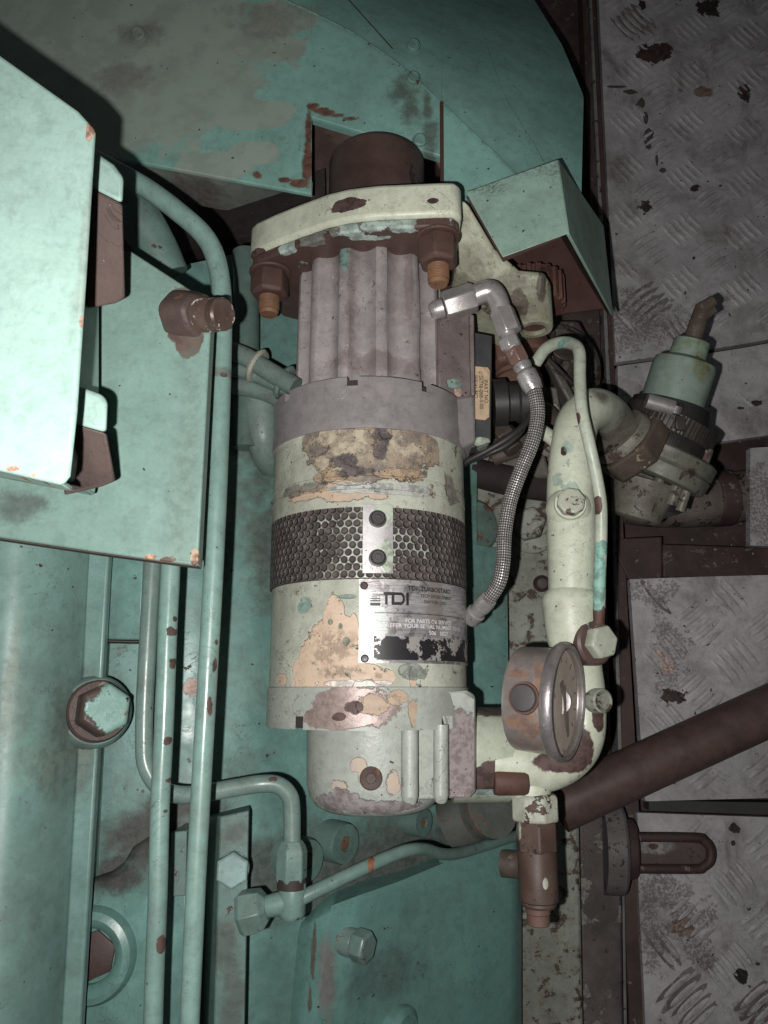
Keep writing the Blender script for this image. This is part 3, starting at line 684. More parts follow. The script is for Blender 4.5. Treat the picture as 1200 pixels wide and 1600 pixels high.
b.lathe(O0, AX, prof, seg=NF*24, rfun=flute, cap0=False); b.build('fluted_body', m_cast, st, sharp=30)
# neck under the flange and dark recess
b = MB(); b.lathe(O0, AX, [(y1-.004, R_fl*.86), (y1+.03, R_fl*.86)], seg=48); b.build('neck', m_dark, st)

# collar ring with notches
m_ring = paint('collar_alloy', (.40, .37, .368), var=.10, chip=.72, chip_scale=70, speck=.73, speck_scale=330, grime=.40, grime_scale=16, grime_col=(.10, .068, .06), rough=.36, metal=.45, bump=.35, streak='x', patches=[
    dict(e=[PC_(590, 645, R_r1, 60, 22)], col=(.36, .34, .34), warp=1.0, soft=.6, amt=.35, metal=.5, rough=.3)])
ya, yb = Yf(668, R_r1), Yf(588, R_r1)
def ring_notched(ya, yb, R, notches, depth, at_top=True, inner=.8, w=.005, ext=None):
    b = MB(); seg = 192; rows = []
    for (t, r) in [(ya, R*inner), (ya, R-.0008), (ya+.0008, R), (yb-.0008, R), (yb, R-.0008), (yb, R*inner)]:
        rows.append([Vector((X0+sin(2*pi*j/seg)*r, t, AZ+cos(2*pi*j/seg)*r)) for j in range(seg)])
    b.grid(rows, closed=True)
    return b
# notched rings: solid ring cut by boxes baked as gaps in the rim
def notched_ring(ya, yb, R, angs, wdeg, dep, top=True, inner=.84):
    b = MB(); seg = 360; inn = R*inner
    cut = [any(abs(((j+.5)-a+180) % 360-180) < wdeg for a in angs) for j in range(seg)]
    def pt(j, r, t): a = radians(j); return Vector((X0+sin(a)*r, t, AZ+cos(a)*r))
    for j in range(seg):
        k = (j+1) % seg
        lo, hi = ya, yb
        if cut[j]:
            if top: hi = yb-dep
            else: lo = ya+dep
        q = [pt(j, R, lo), pt(k, R, lo), pt(k, R, hi), pt(j, R, hi)]; b.add(q, [(0, 1, 2, 3)])
        b.add([pt(j, R, hi), pt(k, R, hi), pt(k, inn, hi), pt(j, inn, hi)], [(0, 1, 2, 3)])
        b.add([pt(j, R, lo), pt(k, R, lo), pt(k, inn, lo), pt(j, inn, lo)], [(0, 1, 2, 3)])
        prev = cut[j-1]
        if cut[j] != prev:
            if top: e0, e1 = yb-dep, yb
            else: e0, e1 = ya, ya+dep
            b.add([pt(j, R, e0), pt(j, inn, e0), pt(j, inn, e1), pt(j, R, e1)], [(0, 1, 2, 3)])
    return b
def ang(px, py, R):
    c = cyl(px, py, R); return math.degrees(atan2(c.x-X0, c.z-AZ))
b = notched_ring(ya, yb, R_r1, [ang(550, 596, R_r1), ang(666, 606, R_r1), ang(449, 618, R_r1), 180, 120, 240], 2.7, .0075, True, inner=.94)
bm = b; o = b.build('collar_ring', m_ring, st, sharp=30)
b = MB(); b.lathe(O0, AX, [(ya+.002, R_r1*.935), (yb-.001, R_r1*.935), (yb-.001, R_r1*.6)], seg=96); b.build('collar_core', m_dark, st)

# barrel upper (cream mostly peeled)
MOTT = (.17, .142, .125)
bpz = [dict(e=[PC_(500, 700, R_b1, 30, 26), PC_(665, 705, R_b1, 22, 20), PC_(545, 695, R_b1, 62, 46), PC_(600, 705, R_b1, 66, 48), PC_(640, 690, R_b1, 30, 22), PC_(560, 740, R_b1, 50, 16)], col=MOTT, col2=(.31, .245, .18), warp=1.5, depth=.5, nscale=75, rim=(.08, .06, .05), rough=.5),
       dict(e=[PC_(570, 700, R_b1, 90, 44)], col=(.44, .38, .28), col2=(.30, .25, .19), warp=1.4, depth=-.2, bscale=75, nscale=140, **{'break': 8.3}),
       dict(e=[PC_(620, 740, R_b1, 40, 10), PC_(510, 745, R_b1, 26, 8), PC_(602, 672, R_b1, 8, 14), PC_(575, 665, R_b1, 40, 5)], col=(.38, .28, .18), col2=(.28, .215, .16), warp=2.0, depth=.4, rim=(.12, .09, .07)),
       dict(e=[PC_(540, 720, R_b1, 20, 10), PC_(560, 735, R_b1, 26, 8), PC_(595, 690, R_b1, 12, 26)], col=(.12, .10, .095), warp=2.2, soft=.2, depth=.3),
       dict(e=[PC_(535, 768, R_b1, 50, 14), PC_(475, 775, R_b1, 28, 10), PC_(590, 775, R_b1, 14, 6)], col=(.48, .36, .26), col2=(.41, .32, .245), warp=1.8, depth=.4, rim=(.2, .16, .13)),
       dict(e=[PC_(605, 763, R_b1, 90, 9)], col=(.42, .43, .40), warp=1.2, depth=.1),
       dict(e=[PC_(470, 765, R_b1, 36, 10), PC_(705, 765, R_b1, 14, 22), PC_(490, 705, R_b1, 16, 12)], col=(.19, .17, .145), warp=2.0, soft=.2, amt=.8)]
m_b1 = paint('barrel_cream', (.42, .435, .36), var=.16, chip=.655, chip_scale=75, chip_col=(.15, .115, .10), under=(.40, .30, .2), speck=.715, speck_scale=260, grime=.45, grime_scale=18, grime_col=(.12, .11, .085), rough=.42, patches=bpz, bump=1.0, grain=.0012)
yc = Yf(792, R_b1)
b = MB(); yg1, yg2 = Yf(744, R_b1), Yf(765, R_b1)
g = .0009
b.lathe(O0, AX, [(ya+.001, R_b1-.002), (ya, R_b1), (yg1+g, R_b1), (yg1+g*.6, R_b1-.0012), (yg1-g*.6, R_b1-.0012), (yg1-g, R_b1+.0004), (yg2+g, R_b1+.0004), (yg2+g*.6, R_b1-.001), (yg2-g*.6, R_b1-.001), (yg2-g, R_b1+.0002), (yc, R_b1+.0002)], seg=128)
b.build('upper_barrel', m_b1, st, sharp=25)

# perforated screen band
def screen_mat():
    s = NT('screen_mesh')
    uv = s.n.new('ShaderNodeUVMap').outputs[0]
    sx, sy = .0064, .0111
    def lat(off):
        v = s.vec('ADD', uv, off)
        m = s.vec('MODULO', s.vec('ADD', v, (sx*400, sy*400, 0)), (sx, sy, 1))
        m = s.vec('SUBTRACT', m, (sx/2, sy/2, 0))
        return s.vec('LENGTH', s.vec('MULTIPLY', m, (1, 1, 0)))
    d = s.math('MINIMUM', lat((0, 0, 0)), lat((sx/2, sy/2, 0)))
    hole = s.ramp(d, .0023, .0028, 1, 0)
    n1 = s.noise(16, 5, .6, off=2.0); n2 = s.noise(90, 5, .65)
    # bare silver web near the clamp, dark painted elsewhere
    c = cyl(575, 850, R_sc)
    dd = s.vec('LENGTH', s.vec('DIVIDE', s.vec('SUBTRACT', s.pos, c), (.036, .05, .05)))
    mk = s.ramp(s.math('ADD', dd, s.math('MULTIPLY', s.math('SUBTRACT', s.noise(42, 6, .7), .5), 4.2)), .75, .85, 1, 0)
    web = s.mix(s.ramp(n2, .4, .6), (.095, .075, .066), (.15, .125, .115))
    web = s.mix(s.ramp(n1, .5, .62, 0, .5), web, (.13, .085, .07))
    web = s.mix(mk, web, s.mix(s.ramp(n2, .42, .6), (.46, .46, .41), (.22, .20, .18)))
    col = s.mix(hole, web, s.mix(s.ramp(n2, .4, .65), (.04, .036, .034), (.10, .085, .078)))
    s.set(s.b.inputs['Base Color'], col); s.set(s.b.inputs['Roughness'], s.mixf(hole, .38, .8)); s.set(s.b.inputs['Metallic'], s.mixf(hole, .2, 0.0))
    h = s.math('ADD', s.ramp(d, .0018, .0031, 0, 1), s.math('MULTIPLY', n2, .25))
    s.set(s.b.inputs['Normal'], s.bump(h, .9, .0022))
    return s.m
yd = Yf(903, R_sc)
b = MB(); b.lathe(O0, AX, [(yd, R_sc*.97), (yd, R_sc), (yc, R_sc), (yc, R_sc*.97)], seg=160, cap0=False, cap1=False); b.build('mesh_band', screen_mat(), st)
def curved_patch(name, mat, px0, px1, py0, py1, R, lift, parent, n=24, a_r=None, thick=.0012, bevel=.0):
    """sheet bent round the barrel between two sight lines"""
    pm = (py0+py1)/2
    a0 = radians(ang(px0, pm, R)); a1 = radians(ang(px1, pm, R)) if a_r is None else radians(a_r)
    ytop, ybot = Yf(py0, R), Yf(py1, R); b = MB()
    rr = R+lift; rows = []
    for (y, r) in [(ybot, rr-thick), (ybot, rr), (ytop, rr), (ytop, rr-thick)]:
        rows.append([Vector((X0+sin(a0+(a1-a0)*i/n)*r, y, AZ+cos(a0+(a1-a0)*i/n)*r)) for i in range(n+1)])
    b.grid(rows)
    for i in (0, n):
        b.add([r[i] for r in rows], [(0, 1, 2, 3)])
    return b.build(name, mat, parent, sharp=25), a0, a1, ybot, ytop
m_clampm = paint('clamp_steel', (.52, .50, .50), var=.08, chip=.75, grime=.25, grime_scale=40, rough=.36, metal=.55, bump=.3, patches=[dict(e=[PC_(600, 805, R_sc, 16, 20), PC_(604, 868, R_sc, 10, 26)], col=(.40, .45, .36), warp=1.0, depth=-.2)])
cl, *_ = curved_patch('band_clamp', m_clampm, 567, 613, 789, 896, R_sc, .0022, st, n=8, thick=.0035)
m_screw = paint('screw_black', (.035, .032, .032), var=.3, chip=.62, chip_scale=200, chip_col=(.12, .11, .11), rough=.38, speck=1, grime=.2)
for py in (811, 872):
    c = cyl(590, py, R_sc+.002); ax = (c-Vector((X0, c.y, AZ))).normalized(); b = MB(); k = mpp(py, c.z)
    b.lathe(c, ax, [(0, 14*k), (.0008, 14*k), (.001, 11*k), (.0055, 10.6*k), (.0062, 9.4*k), (.0062, 5.4*k), (.0035, 5.2*k), (.0035, .0002)], seg=28)
    b.build('screw', m_screw, cl, sharp=28)

# lower barrel
R2 = R_b2
bp2 = [dict(e=[PC_(508, 1030, R2, 40, 62), PC_(535, 1020, R2, 30, 60), PC_(492, 1045, R2, 44, 44), PC_(522, 965, R2, 17, 36), PC_(540, 1050, R2, 70, 16), PC_(475, 1058, R2, 22, 22), PC_(600, 1058, R2, 22, 12), PC_(645, 1060, R2, 6, 18), PC_(440, 1062, R2, 10, 10), PC_(552, 1000, R2, 10, 40)], col=(.57, .44, .33), col2=(.49, .37, .275), warp=.7, depth=.6, nscale=60, rim=(.52, .52, .45), soft=.03),
       dict(e=[PC_(515, 1012, R2, 30, 26), PC_(530, 1050, R2, 36, 10), PC_(590, 1056, R2, 8, 5)], col=(.24, .17, .13), warp=2.2, soft=.4, depth=.2, amt=.6, **{'break': 4.0}, bscale=230),
       dict(e=[PC_(516, 972, R2, 4, 4), PC_(541, 1002, R2, 5, 6), PC_(532, 978, R2, 3, 4)], col=(.25, .27, .20), warp=.8),
       dict(e=[PC_(475, 945, R2, 11, 11), PC_(540, 932, R2, 14, 3)], col=(.15, .28, .24), warp=1.4, soft=.3, amt=.7),
       dict(e=[PC_(560, 1068, R2, 60, 6)], col=(.75, .68, .62), warp=1.6, depth=.3),
       dict(e=[PC_(645, 1050, R2, 25, 14)], col=(.27, .29, .25), warp=1.3, depth=.3)]
m_b2 = paint('barrel_cream_low', (.43, .445, .37), var=.16, chip=.66, chip_scale=85, chip_col=(.15, .12, .10), under=(.33, .34, .27), speck=.70, speck_scale=230, speck_col=(.12, .12, .10), grime=.35, grime_scale=22, grime_col=(.13, .13, .10), rough=.42, patches=bp2, bump=1.0, grain=.0012)
ye = Yf(1074, R2)
b = MB(); b.lathe(O0, AX, [(ye, R2-.001), (ye+.0006, R2), (yd-.0006, R2), (yd, R2-.001)], seg=128); b.build('lower_barrel', m_b2, st, sharp=25)
c = cyl(475, 938, R2); b = MB(); b.lathe(c, (c-Vector((X0, c.y, AZ))).normalized(), [(-.001, .0028), (.0016, .0024), (.0022, .001)], seg=16); b.build('stud', m_b2, st)

# nameplate
def plate_alu():
    s = NT('nameplate_alu')
    m = s.n.new('ShaderNodeMapping'); m.inputs['Scale'].default_value = (6, 60, 6); s.l.new(s.pos, m.inputs['Vector'])
    br = s.noise(14, 6, .7, vec=m.outputs[0]); n1 = s.noise(60, 6, .7, off=3); n2 = s.noise(22, 4, .6, off=8)
    col = s.mix(s.ramp(br, .35, .65), (.33, .32, .32), (.56, .54, .54))
    col = s.mix(s.ramp(n1, .52, .60, 0, .7), col, (.13, .115, .115))
    c = cyl(578, 990, R2)
    d = s.vec('LENGTH', s.vec('DIVIDE', s.vec('SUBTRACT', s.pos, c), (.014, .030, .03)))
    pm = s.ramp(s.math('ADD', d, s.math('MULTIPLY', s.math('SUBTRACT', n1, .5), 3)), .9, 1.0, 1, 0)
    pm = s.math('MULTIPLY', pm, .7)
    col = s.mix(pm, col, (.52, .58, .53))
    c = cyl(680, 950, R2)
    d = s.vec('LENGTH', s.vec('DIVIDE', s.vec('SUBTRACT', s.pos, c), (.006, .026, .03)))
    p2 = s.ramp(s.math('ADD', d, s.math('MULTIPLY', s.math('SUBTRACT', n1, .5), 3)), .9, 1.0, 1, 0)
    col = s.mix(s.math('MULTIPLY', p2, .7), col, (.36, .30, .27))
    s.set(s.b.inputs['Base Color'], col); s.set(s.b.inputs['Metallic'], s.mixf(pm, .55, 0.0)); s.set(s.b.inputs['Roughness'], s.ramp(n2, .3, .7, .28, .46))
    s.set(s.b.inputs['Normal'], s.bump(s.math('ADD', n1, br), .35, .0006))
    return s.m
npl, a0, a1, yb_, yt_ = curved_patch('nameplate', plate_alu(), 561, 726, 905, 1036, R2, .0014, st, n=48, a_r=82, thick=.0022)
RP = R2+.0014
W_arc = (a1-a0)*RP; H_pl = yt_-yb_
def worn_ink(nm, col, th, sc):
    s = NT(nm); n = s.noise(sc, 6, .72, off=5); m = s.ramp(n, th, th+.02)
    s.set(s.b.inputs['Base Color'], s.mix(m, col, (.50, .47, .46))); s.set(s.b.inputs['Roughness'], s.mixf(m, .45, .36)); s.set(s.b.inputs['Metallic'], s.math('MULTIPLY', m, .5))
    s.set(s.b.inputs['Normal'], s.bump(s.math('MULTIPLY', m, -1), .3, .0004))
    return s.m
m_ink = worn_ink('ink_black', (.018, .017, .018), .66, 140); m_ink2 = worn_ink('ink_grey', (.05, .048, .05), .60, 150); m_eng = worn_ink('engraved', (.62, .60, .59), .61, 120)
m_band = worn_ink('black_band', (.016, .015, .016), .535, 55)
def plate_xy(x, y, lift=.0003):
    a = a0+x/RP; r = RP+lift; return Vector((X0+sin(a)*r, yt_-y, AZ+cos(a)*r))
def plate_rect(name, mat, x0, x1, y0, y1, lift=.0003):
    b = MB(); n = max(2, int((x1-x0)/.002))
    b.grid([[plate_xy(x0+(x1-x0)*i/n, y, lift) for i in range(n+1)] for y in (y0, y1)])
    return b.build(name, mat, npl)
def text_mesh(body, size, bold=0.0, space=1.0):
    cu = bpy.data.curves.new('lettering_source', 'FONT'); cu.body = body; cu.size = size; cu.offset = bold; cu.space_character = space; cu.resolution_u = 3
    tmp = bpy.data.objects.new('lettering_source', cu); COL.objects.link(tmp)
    dg = bpy.context.evaluated_depsgraph_get(); dg.update()
    me = bpy.data.meshes.new_from_object(tmp.evaluated_get(dg))
    vs = [v.co.copy() for v in me.vertices]; fs = [tuple(p.vertices) for p in me.polygons]
    bpy.data.objects.remove(tmp); bpy.data.curves.remove(cu); bpy.data.meshes.remove(me)
    return vs, fs
def plate_text(body, x, y, size, mat, bold=0.0, sx=1.0, name='lettering', space=1.0, lift=.00035):
    vs, fs = text_mesh(body, size, bold, space); b = MB()
    b.add([plate_xy(x+v.x*sx, y-v.y, lift) for v in vs], fs)
    return b.build(name, mat, npl)
fx = lambda px: (radians(ang(px, 970, R2))-a0)*RP
fy = lambda py: yt_-Yf(py, R2)
# stripes of the maker's emblem, thin to thick
for i, (py, w) in enumerate([(931, .0005), (934.5, .0007), (938, .0010), (942, .0022)]):
    plate_rect('stripe', m_ink, fx(578), fx(594), fy(py), fy(py)+w)
plate_rect('stripe', m_ink, fx(580), fx(600), fy(928), fy(928)+.0006)
# heavy T, D, I drawn as blocks
h0, h1 = fy(925), fy(945); bw = .0026
plate_rect('letter_bar', m_ink, fx(599), fx(617), h0, h0+.0024, .0004); plate_rect('letter_bar', m_ink, fx(601), fx(605), h0, h1, .00045)
b = MB()
def Dshape(x0, x1, y0, y1, w):
    out, inn = [], []; n = 10; r = (y1-y0)/2
    for i in range(n+1):
        a = -pi/2+pi*i/n; out.append((x1-r*.7+cos(a)*r*.7, (y0+y1)/2+sin(a)*r)); inn.append((x1-r*.7+cos(a)*(r-w)*.62, (y0+y1)/2+sin(a)*(r-w)))
    O = [(x0, y0)]+out+[(x0, y1)]; I = [(x0+w, y0+w)]+inn+[(x0+w, y1-w)]
    return O, I
O, I = Dshape(fx(611), fx(631.5), h0, h1, .0022)
rows = [[plate_xy(x, y, .0004) for x, y in O+[O[0]]], [plate_xy(x, y, .0004) for x, y in I+[I[0]]]]
b.grid(rows); b.build('letter', m_ink, npl)
plate_rect('letter_bar', m_ink, fx(633.5), fx(637.5), h0, h1, .0004)
plate_rect('rule', m_ink2, fx(585), fx(722), fy(957), fy(957)+.0006)
k0 = mpp(950, AZ+R2)
plate_text('TDI  TURBOSTART', fx(636), fy(921), 10*k0, m_ink, bold=.00012, sx=1.08)
plate_text('TECH DEVELOPMENT', fx(655), fy(931), 7.5*k0, m_ink2, bold=.00008, sx=1.0)
plate_text('DAYTON OHIO', fx(661), fy(940), 7*k0, m_ink2, bold=.00008, sx=1.0)
plate_text('FOR PARTS OR SERVICE', fx(632), fy(972), 9*k0, m_eng, bold=.00005)
plate_text('REFER YOUR SERIAL NUMBER TO US', fx(602), fy(980), 9*k0, m_eng, bold=.00005, sx=1.08)
plate_text('506   0027', fx(668), fy(990), 9*k0, m_eng, bold=.00008, sx=1.1)
plate_rect('black_band', m_band, fx(584), W_arc-.002, fy(994), fy(1031))
for (px, py) in [(569, 915), (570, 1029)]:
    c = cyl(px, py, R2+.0013); b = MB(); b.lathe(c, (c-Vector((X0, c.y, AZ))).normalized(), [(-.001, .0030), (.0008, .0030), (.0016, .0022), (.0018, .0006)], seg=18); b.build('rivet', m_stud if py < 1000 else m_screw, npl)

# lower ring with square notches, end cap, ribs, inlet boss
rp = [dict(e=[PC_(560, 1105, R_r2, 70, 34), PC_(540, 1120, R_r2, 70, 20)], col=(.30, .235, .215), col2=(.22, .165, .15), warp=1.1, depth=.5, metal=.25, rough=.45, nscale=160),
      dict(e=[PC_(585, 1100, R_r2, 26, 18), PC_(620, 1090, R_r2, 20, 12), PC_(645, 1115, R_r2, 8, 22)], col=(.42, .32, .23), col2=(.36, .27, .20), warp=1.4, depth=.4, rim=(.2, .17, .15)),
      dict(e=[PC_(555, 1104, R_r2, 12, 8), PC_(530, 1120, R_r2, 8, 5)], col=(.09, .05, .045), warp=2.2, soft=.2)]
SAGEC = (.35, .375, .335)
m_r2 = paint('ring_sage', SAGEC, var=.10, chip=.68, chip_scale=80, chip_col=(.22, .17, .15), speck=.715, speck_scale=260, grime=.4, grime_scale=20, grime_col=(.12, .095, .085), rough=.42, patches=rp, bump=.6, grain=.0012, edge=.3, edge_r=.002)
yf_ = Yf(1142, R_r2)
b = notched_ring(yf_, ye, R_r2, [ang(464, 1125, R_r2), ang(699, 1122, R_r2), 180, 120, 240], 4.4, .0095, False, inner=.94)
b.build('lower_ring', m_r2, st, sharp=30)
b = MB(); b.lathe(O0, AX, [(yf_+.0008, R_r2*.6), (yf_+.0008, R_r2*.935), (ye-.001, R_r2*.935)], seg=96); b.build('ring_core', m_dark, st)
Xc = at(585, 1200, AZ).x
cp = [dict(e=[PC_(560, 1195, R_cap, 14, 12), PC_(568, 1215, R_cap, 10, 14), PC_(615, 1225, R_cap, 14, 20), PC_(530, 1232, R_cap, 18, 12)], col=(.45, .37, .29), col2=(.40, .34, .32), warp=1.5, depth=.5, rim=(.16, .14, .12)),
      dict(e=[PC_(560, 1262, R_cap, 110, 14), PC_(535, 1245, R_cap, 28, 16), PC_(620, 1260, R_cap, 60, 10)], col=(.46, .42, .42), col2=(.30, .25, .245), warp=1.5, depth=.6, metal=.45, rough=.34, nscale=130)]
m_cap = paint('cap_sage', SAGEC, var=.10, chip=.695, chip_scale=85, chip_col=(.38, .31, .28), speck=.715, speck_scale=240, grime=.3, grime_scale=20, rough=.40, patches=cp, bump=.7, grain=.0014)
yg = Yf(1282, R_cap)
b = MB(); b.lathe((Xc, 0, AZ), AX, [(yg, R_cap*.72), (yg+.004, R_cap*.86), (yg+.010, R_cap*.95), (yg+.020, R_cap*.99), (yg+.030, R_cap), (yf_+.004, R_cap*1.01)], seg=96); b.build('end_cap', m_cap, st, sharp=40)
c = cyl(580, 1216, R_cap); b = MB(); b.lathe(c+Vector((0, 0, -.002)), (c-Vector((Xc, c.y, AZ))).normalized(), [(0, .0085), (.004, .0085), (.0045, .0075), (.0035, .004), (.0045, .0035), (.0045, .0004)], seg=24); b.build('drain_plug', m_stud, st)
# inlet boss on the right of the cap
ip = [dict(e=[P(720, 1180, .385, 36, 60, .06), P(712, 1225, .385, 50, 26, .06)], col=(.40, .345, .345), col2=(.26, .215, .21), warp=1.3, depth=.6, metal=.35, rough=.36, nscale=170)]
m_boss = paint('boss_sage', SAGEC, var=.10, chip=.70, chip_scale=85, speck=.71, speck_scale=260, grime=.35, grime_scale=22, rough=.40, patches=ip, bump=.7, grain=.0014, edge=.35, edge_r=.002)
b = MB()
f = pz([(640, 1092, .40), (700, 1082, .408), (730, 1078, .40), (744, 1086, .385), (745, 1238, .385), (735, 1247, .392), (640, 1252, .40)])
b.prism(f, [Vector((p.x, p.y, .30)) for p in f]); b.build('inlet_boss', m_boss, st, bevel=.004, seg=3)
for (px, pt, pb, r) in [(640, 1132, 1252, 13.5), (689, 1132, 1250, 12.0)]:
    k = mpp(1190, .41); z = .412 if px < 660 else .408
    b = MB(); b.tube(pz([(px, pt, z), (px, pb-8, z), (px, pb, z-.002)]), [r*k, r*k, r*k*.8], seg=20, smooth=0); b.build('rib', m_cap, st)

# valve pad on the right of the fluted body
m_pad = paint('pad_alloy', (.20, .165, .16), var=.18, chip=.64, chip_scale=90, chip_col=(.11, .065, .058), speck=.69, speck_scale=300, grime=.5, grime_scale=25, grime_col=(.08, .05, .045), rough=.45, metal=.2, bump=.7, grain=.0014,
              patches=[dict(e=[P(716, 612, .385, 7, 9, .03)], col=(.50, .34, .29), warp=.8), dict(e=[P(710, 600, .385, 12, 8, .03)], col=(.2, .28, .24), warp=1.4)])
b = MB(); f = pz([(683, 496, .385), (738, 486, .378), (741, 616, .378), (722, 640, .385), (683, 640, .39)]); b.prism(f, [Vector((p.x, p.y, .30)) for p in f]); b.build('valve_pad', m_pad, st, bevel=.003, seg=2)
b = MB(); f = pz([(733, 490, .386), (741, 492, .386), (742, 617, .386), (736, 617, .386)]); b.prism(f, (0, 0, -.03)); b.build('pad_rib', m_pad, st, bevel=.001)
b = MB(); f = pz([(692, 622, .395), (742, 616, .38), (744, 690, .378), (724, 698, .38), (690, 690, .395)]); b.prism(f, [Vector((p.x, p.y, .30)) for p in f]); b.build('collar_lug', m_ring, st, bevel=.003, seg=2)
m_blk = paint('label_black', (.045, .046, .048), var=.3, chip=.66, chip_scale=120, chip_col=(.18, .18, .18), grime=.3, rough=.5, streak=None, patches=[dict(e=[P(752, 690, .365, 14, 8, .03)], col=(.36, .42, .34), warp=1.0)])
b = MB(); f = pz([(736, 518, .368), (769, 524, .366), (767, 690, .364), (736, 700, .366)]); b.prism(f, (0, 0, -.02)); lb = b.build('label_plate', m_blk, st, bevel=.001)
m_stick = paint('sticker_tan', (.50, .37, .24), var=.12, chip=.74, speck=.74, grime=.25, grime_scale=40, rough=.6, bump=.2, edge=.2)
b = MB(); f = pz([(740, 573, .3672), (762, 575, .3668), (765, 580, .3666), (764, 652, .3655), (758, 657, .3658), (740, 655, .366)]); b.prism([p+Vector((0, 0, .0012)) for p in f], (0, 0, -.001)); sk = b.build('sticker', m_stick, lb)
m_txt = worn_ink('sticker_ink', (.03, .025, .022), .66, 200)
def sticker_text(body, px, py, size_px):
    vs, fs = text_mesh(body, size_px*mpp(600, .367), .00002, 1.05); o = at(px, py, .3690); b = MB()
    b.add([o+Vector((v.y, -v.x, 0)) for v in vs], fs); b.build('lettering', m_txt, sk)
sticker_text('PART NO.', 756, 594, 8.6); sticker_text('2-26778-008-0-00', 748, 580, 8.2); sticker_text('SERIAL NO.', 740.7, 586, 7.6)

# nose drum
Xn = at(589, 245, AZ).x; R_n = Rpx(74, 245)
m_nose = paint('nose_rust', (.075, .045, .04), var=.3, chip=.62, chip_scale=40, chip_col=(.045, .034, .032), speck=.72, grime=.4, rough=.45, bump=.5, grain=.0014)
b = MB(); b.lathe((Xn, 0, AZ), AX, [(Yf(380, R_n), R_n), (Yf(210, R_n), R_n), (Yf(206, R_n), R_n*.985), (Yf(203, R_n), R_n*.94), (Yf(203, R_n), .001)], seg=72); b.build('nose_drum', m_nose, st, sharp=40)

# ================================================================== MOUNTING BRACKET (cream plate, arm, tubular boss)
kp = [dict(e=[P(480, 320, .40, 120, 26, .1), P(400, 375, .38, 22, 26, .1)], col=(.30, .32, .26), warp=1.6, soft=.6, amt=.45, depth=.1),
      dict(e=[P(560, 290, .43, 10, 9, .02), P(600, 291, .43, 10, 4, .02)], col=(.30, .13, .06), warp=1.0, soft=.06),
      dict(e=[P(545, 330, .43, 26, 10, .02), P(400, 400, .39, 14, 10, .02), P(675, 322, .44, 9, 5, .02)], col=(.09, .055, .05), warp=1.2, soft=.06),
      dict(e=[P(770, 420, .40, 30, 22, .06), P(745, 440, .38, 34, 24, .06), P(740, 395, .4, 24, 24, .06), P(830, 480, .37, 30, 24, .06), P(800, 440, .38, 30, 20, .06)], col=(.20, .185, .13), warp=2.0, soft=.6, amt=.8),
      dict(e=[P(812, 470, .37, 12, 18, .06), P(850, 440, .37, 6, 22, .06), P(770, 450, .38, 14, 8, .06)], col=(.085, .06, .05), warp=2.4, soft=.2, amt=.8)]
m_brk = paint('bracket_cream', (.58, .61, .485), var=.10, chip=.70, chip_scale=60, chip_col=(.11, .075, .066), speck=.71, speck_scale=220, grime=.42, grime_scale=15, grime_col=(.14, .13, .095), rough=.38, patches=kp, bump=.5, grain=.001, edge=.22, edge_r=.002)
yU = at(720, 338, .445).y
def PY(px, py, rx, rd):
    d = ray(px, py); c = CAM+d*((yU-.0085)/d.y); return (c.x, c.y, c.z, rx*.00052, .02, rd*.0009)
m_arm = paint('arm_cream', (.40, .415, .315), var=.16, chip=.67, chip_scale=70, chip_col=(.11, .075, .06), speck=.69, speck_scale=220, grime=.8, grime_scale=20, grime_col=(.14, .125, .085), rough=.4, patches=kp[3:], bump=.6, grain=.0014, edge=.3, edge_r=.003)
m_under = paint('flange_rust', (.085, .047, .041), var=.25, chip=.64, chip_scale=26, chip_col=(.26, .35, .31), speck=.72, grime=.3, rough=.5, bump=.6, grain=.0014,
                patches=[dict(e=[PY(480, 376, 36, 9), PY(525, 360, 36, 9)], col=(.17, .165, .15), col2=(.11, .11, .10), warp=1.9, soft=.06, depth=.3, rim=(.34, .41, .37)),
                         dict(e=[PY(582, 352, 17, 9), PY(612, 347, 18, 9), PY(665, 345, 12, 6), PY(684, 344, 9, 5), PY(706, 346, 5, 8), PY(570, 372, 30, 4), PY(545, 366, 20, 5), PY(450, 392, 16, 6), PY(630, 358, 20, 5), PY(720, 350, 6, 12)], col=(.40, .49, .44), warp=2.6, soft=.05, depth=-.4)])
yU = at(720, 338, .445).y                  # underside plane of the flange
mb = thing('mounting_bracket', 'cream casting with arm and hollow boss that holds the starter by its flange', 'bracket', at(600, 350, .28))
yU = at(720, 338, .445).y                  # underside plane of the flange
def atY(px, py, Y):
    d = ray(px, py); return CAM+d*(Y/d.y)
und = [atY(x, y, yU) for x, y in [(390, 402), (400, 394), (430, 381), (470, 366), (510, 352), (545, 344), (590, 339), (640, 337), (690, 335), (712, 335), (722, 343)]]
zb = .27
outl = und+[Vector((und[-1].x+.002, yU, .33)), Vector((und[-1].x-.01, yU, zb)), Vector((und[0].x+.02, yU, zb)), Vector((und[0].x-.001, yU, und[0].z-.03))]
TH = at(700, 286, .445).y-yU
b = MB(); b.prism(outl, (0, TH, 0)); b.build('plate', m_brk, mb, bevel=.004, seg=3)
# rusty starter flange pressed under it (slightly smaller, thin)
cen = Vector((sum(p.x for p in outl)/len(outl), yU, .35))
fl = [cen+(p-cen)*.975 for p in outl]
b = MB(); b.prism([p+Vector((0, -.0085, -.001)) for p in fl], (0, .0086, 0)); b.build('flange', m_under, st, bevel=.002, seg=2)
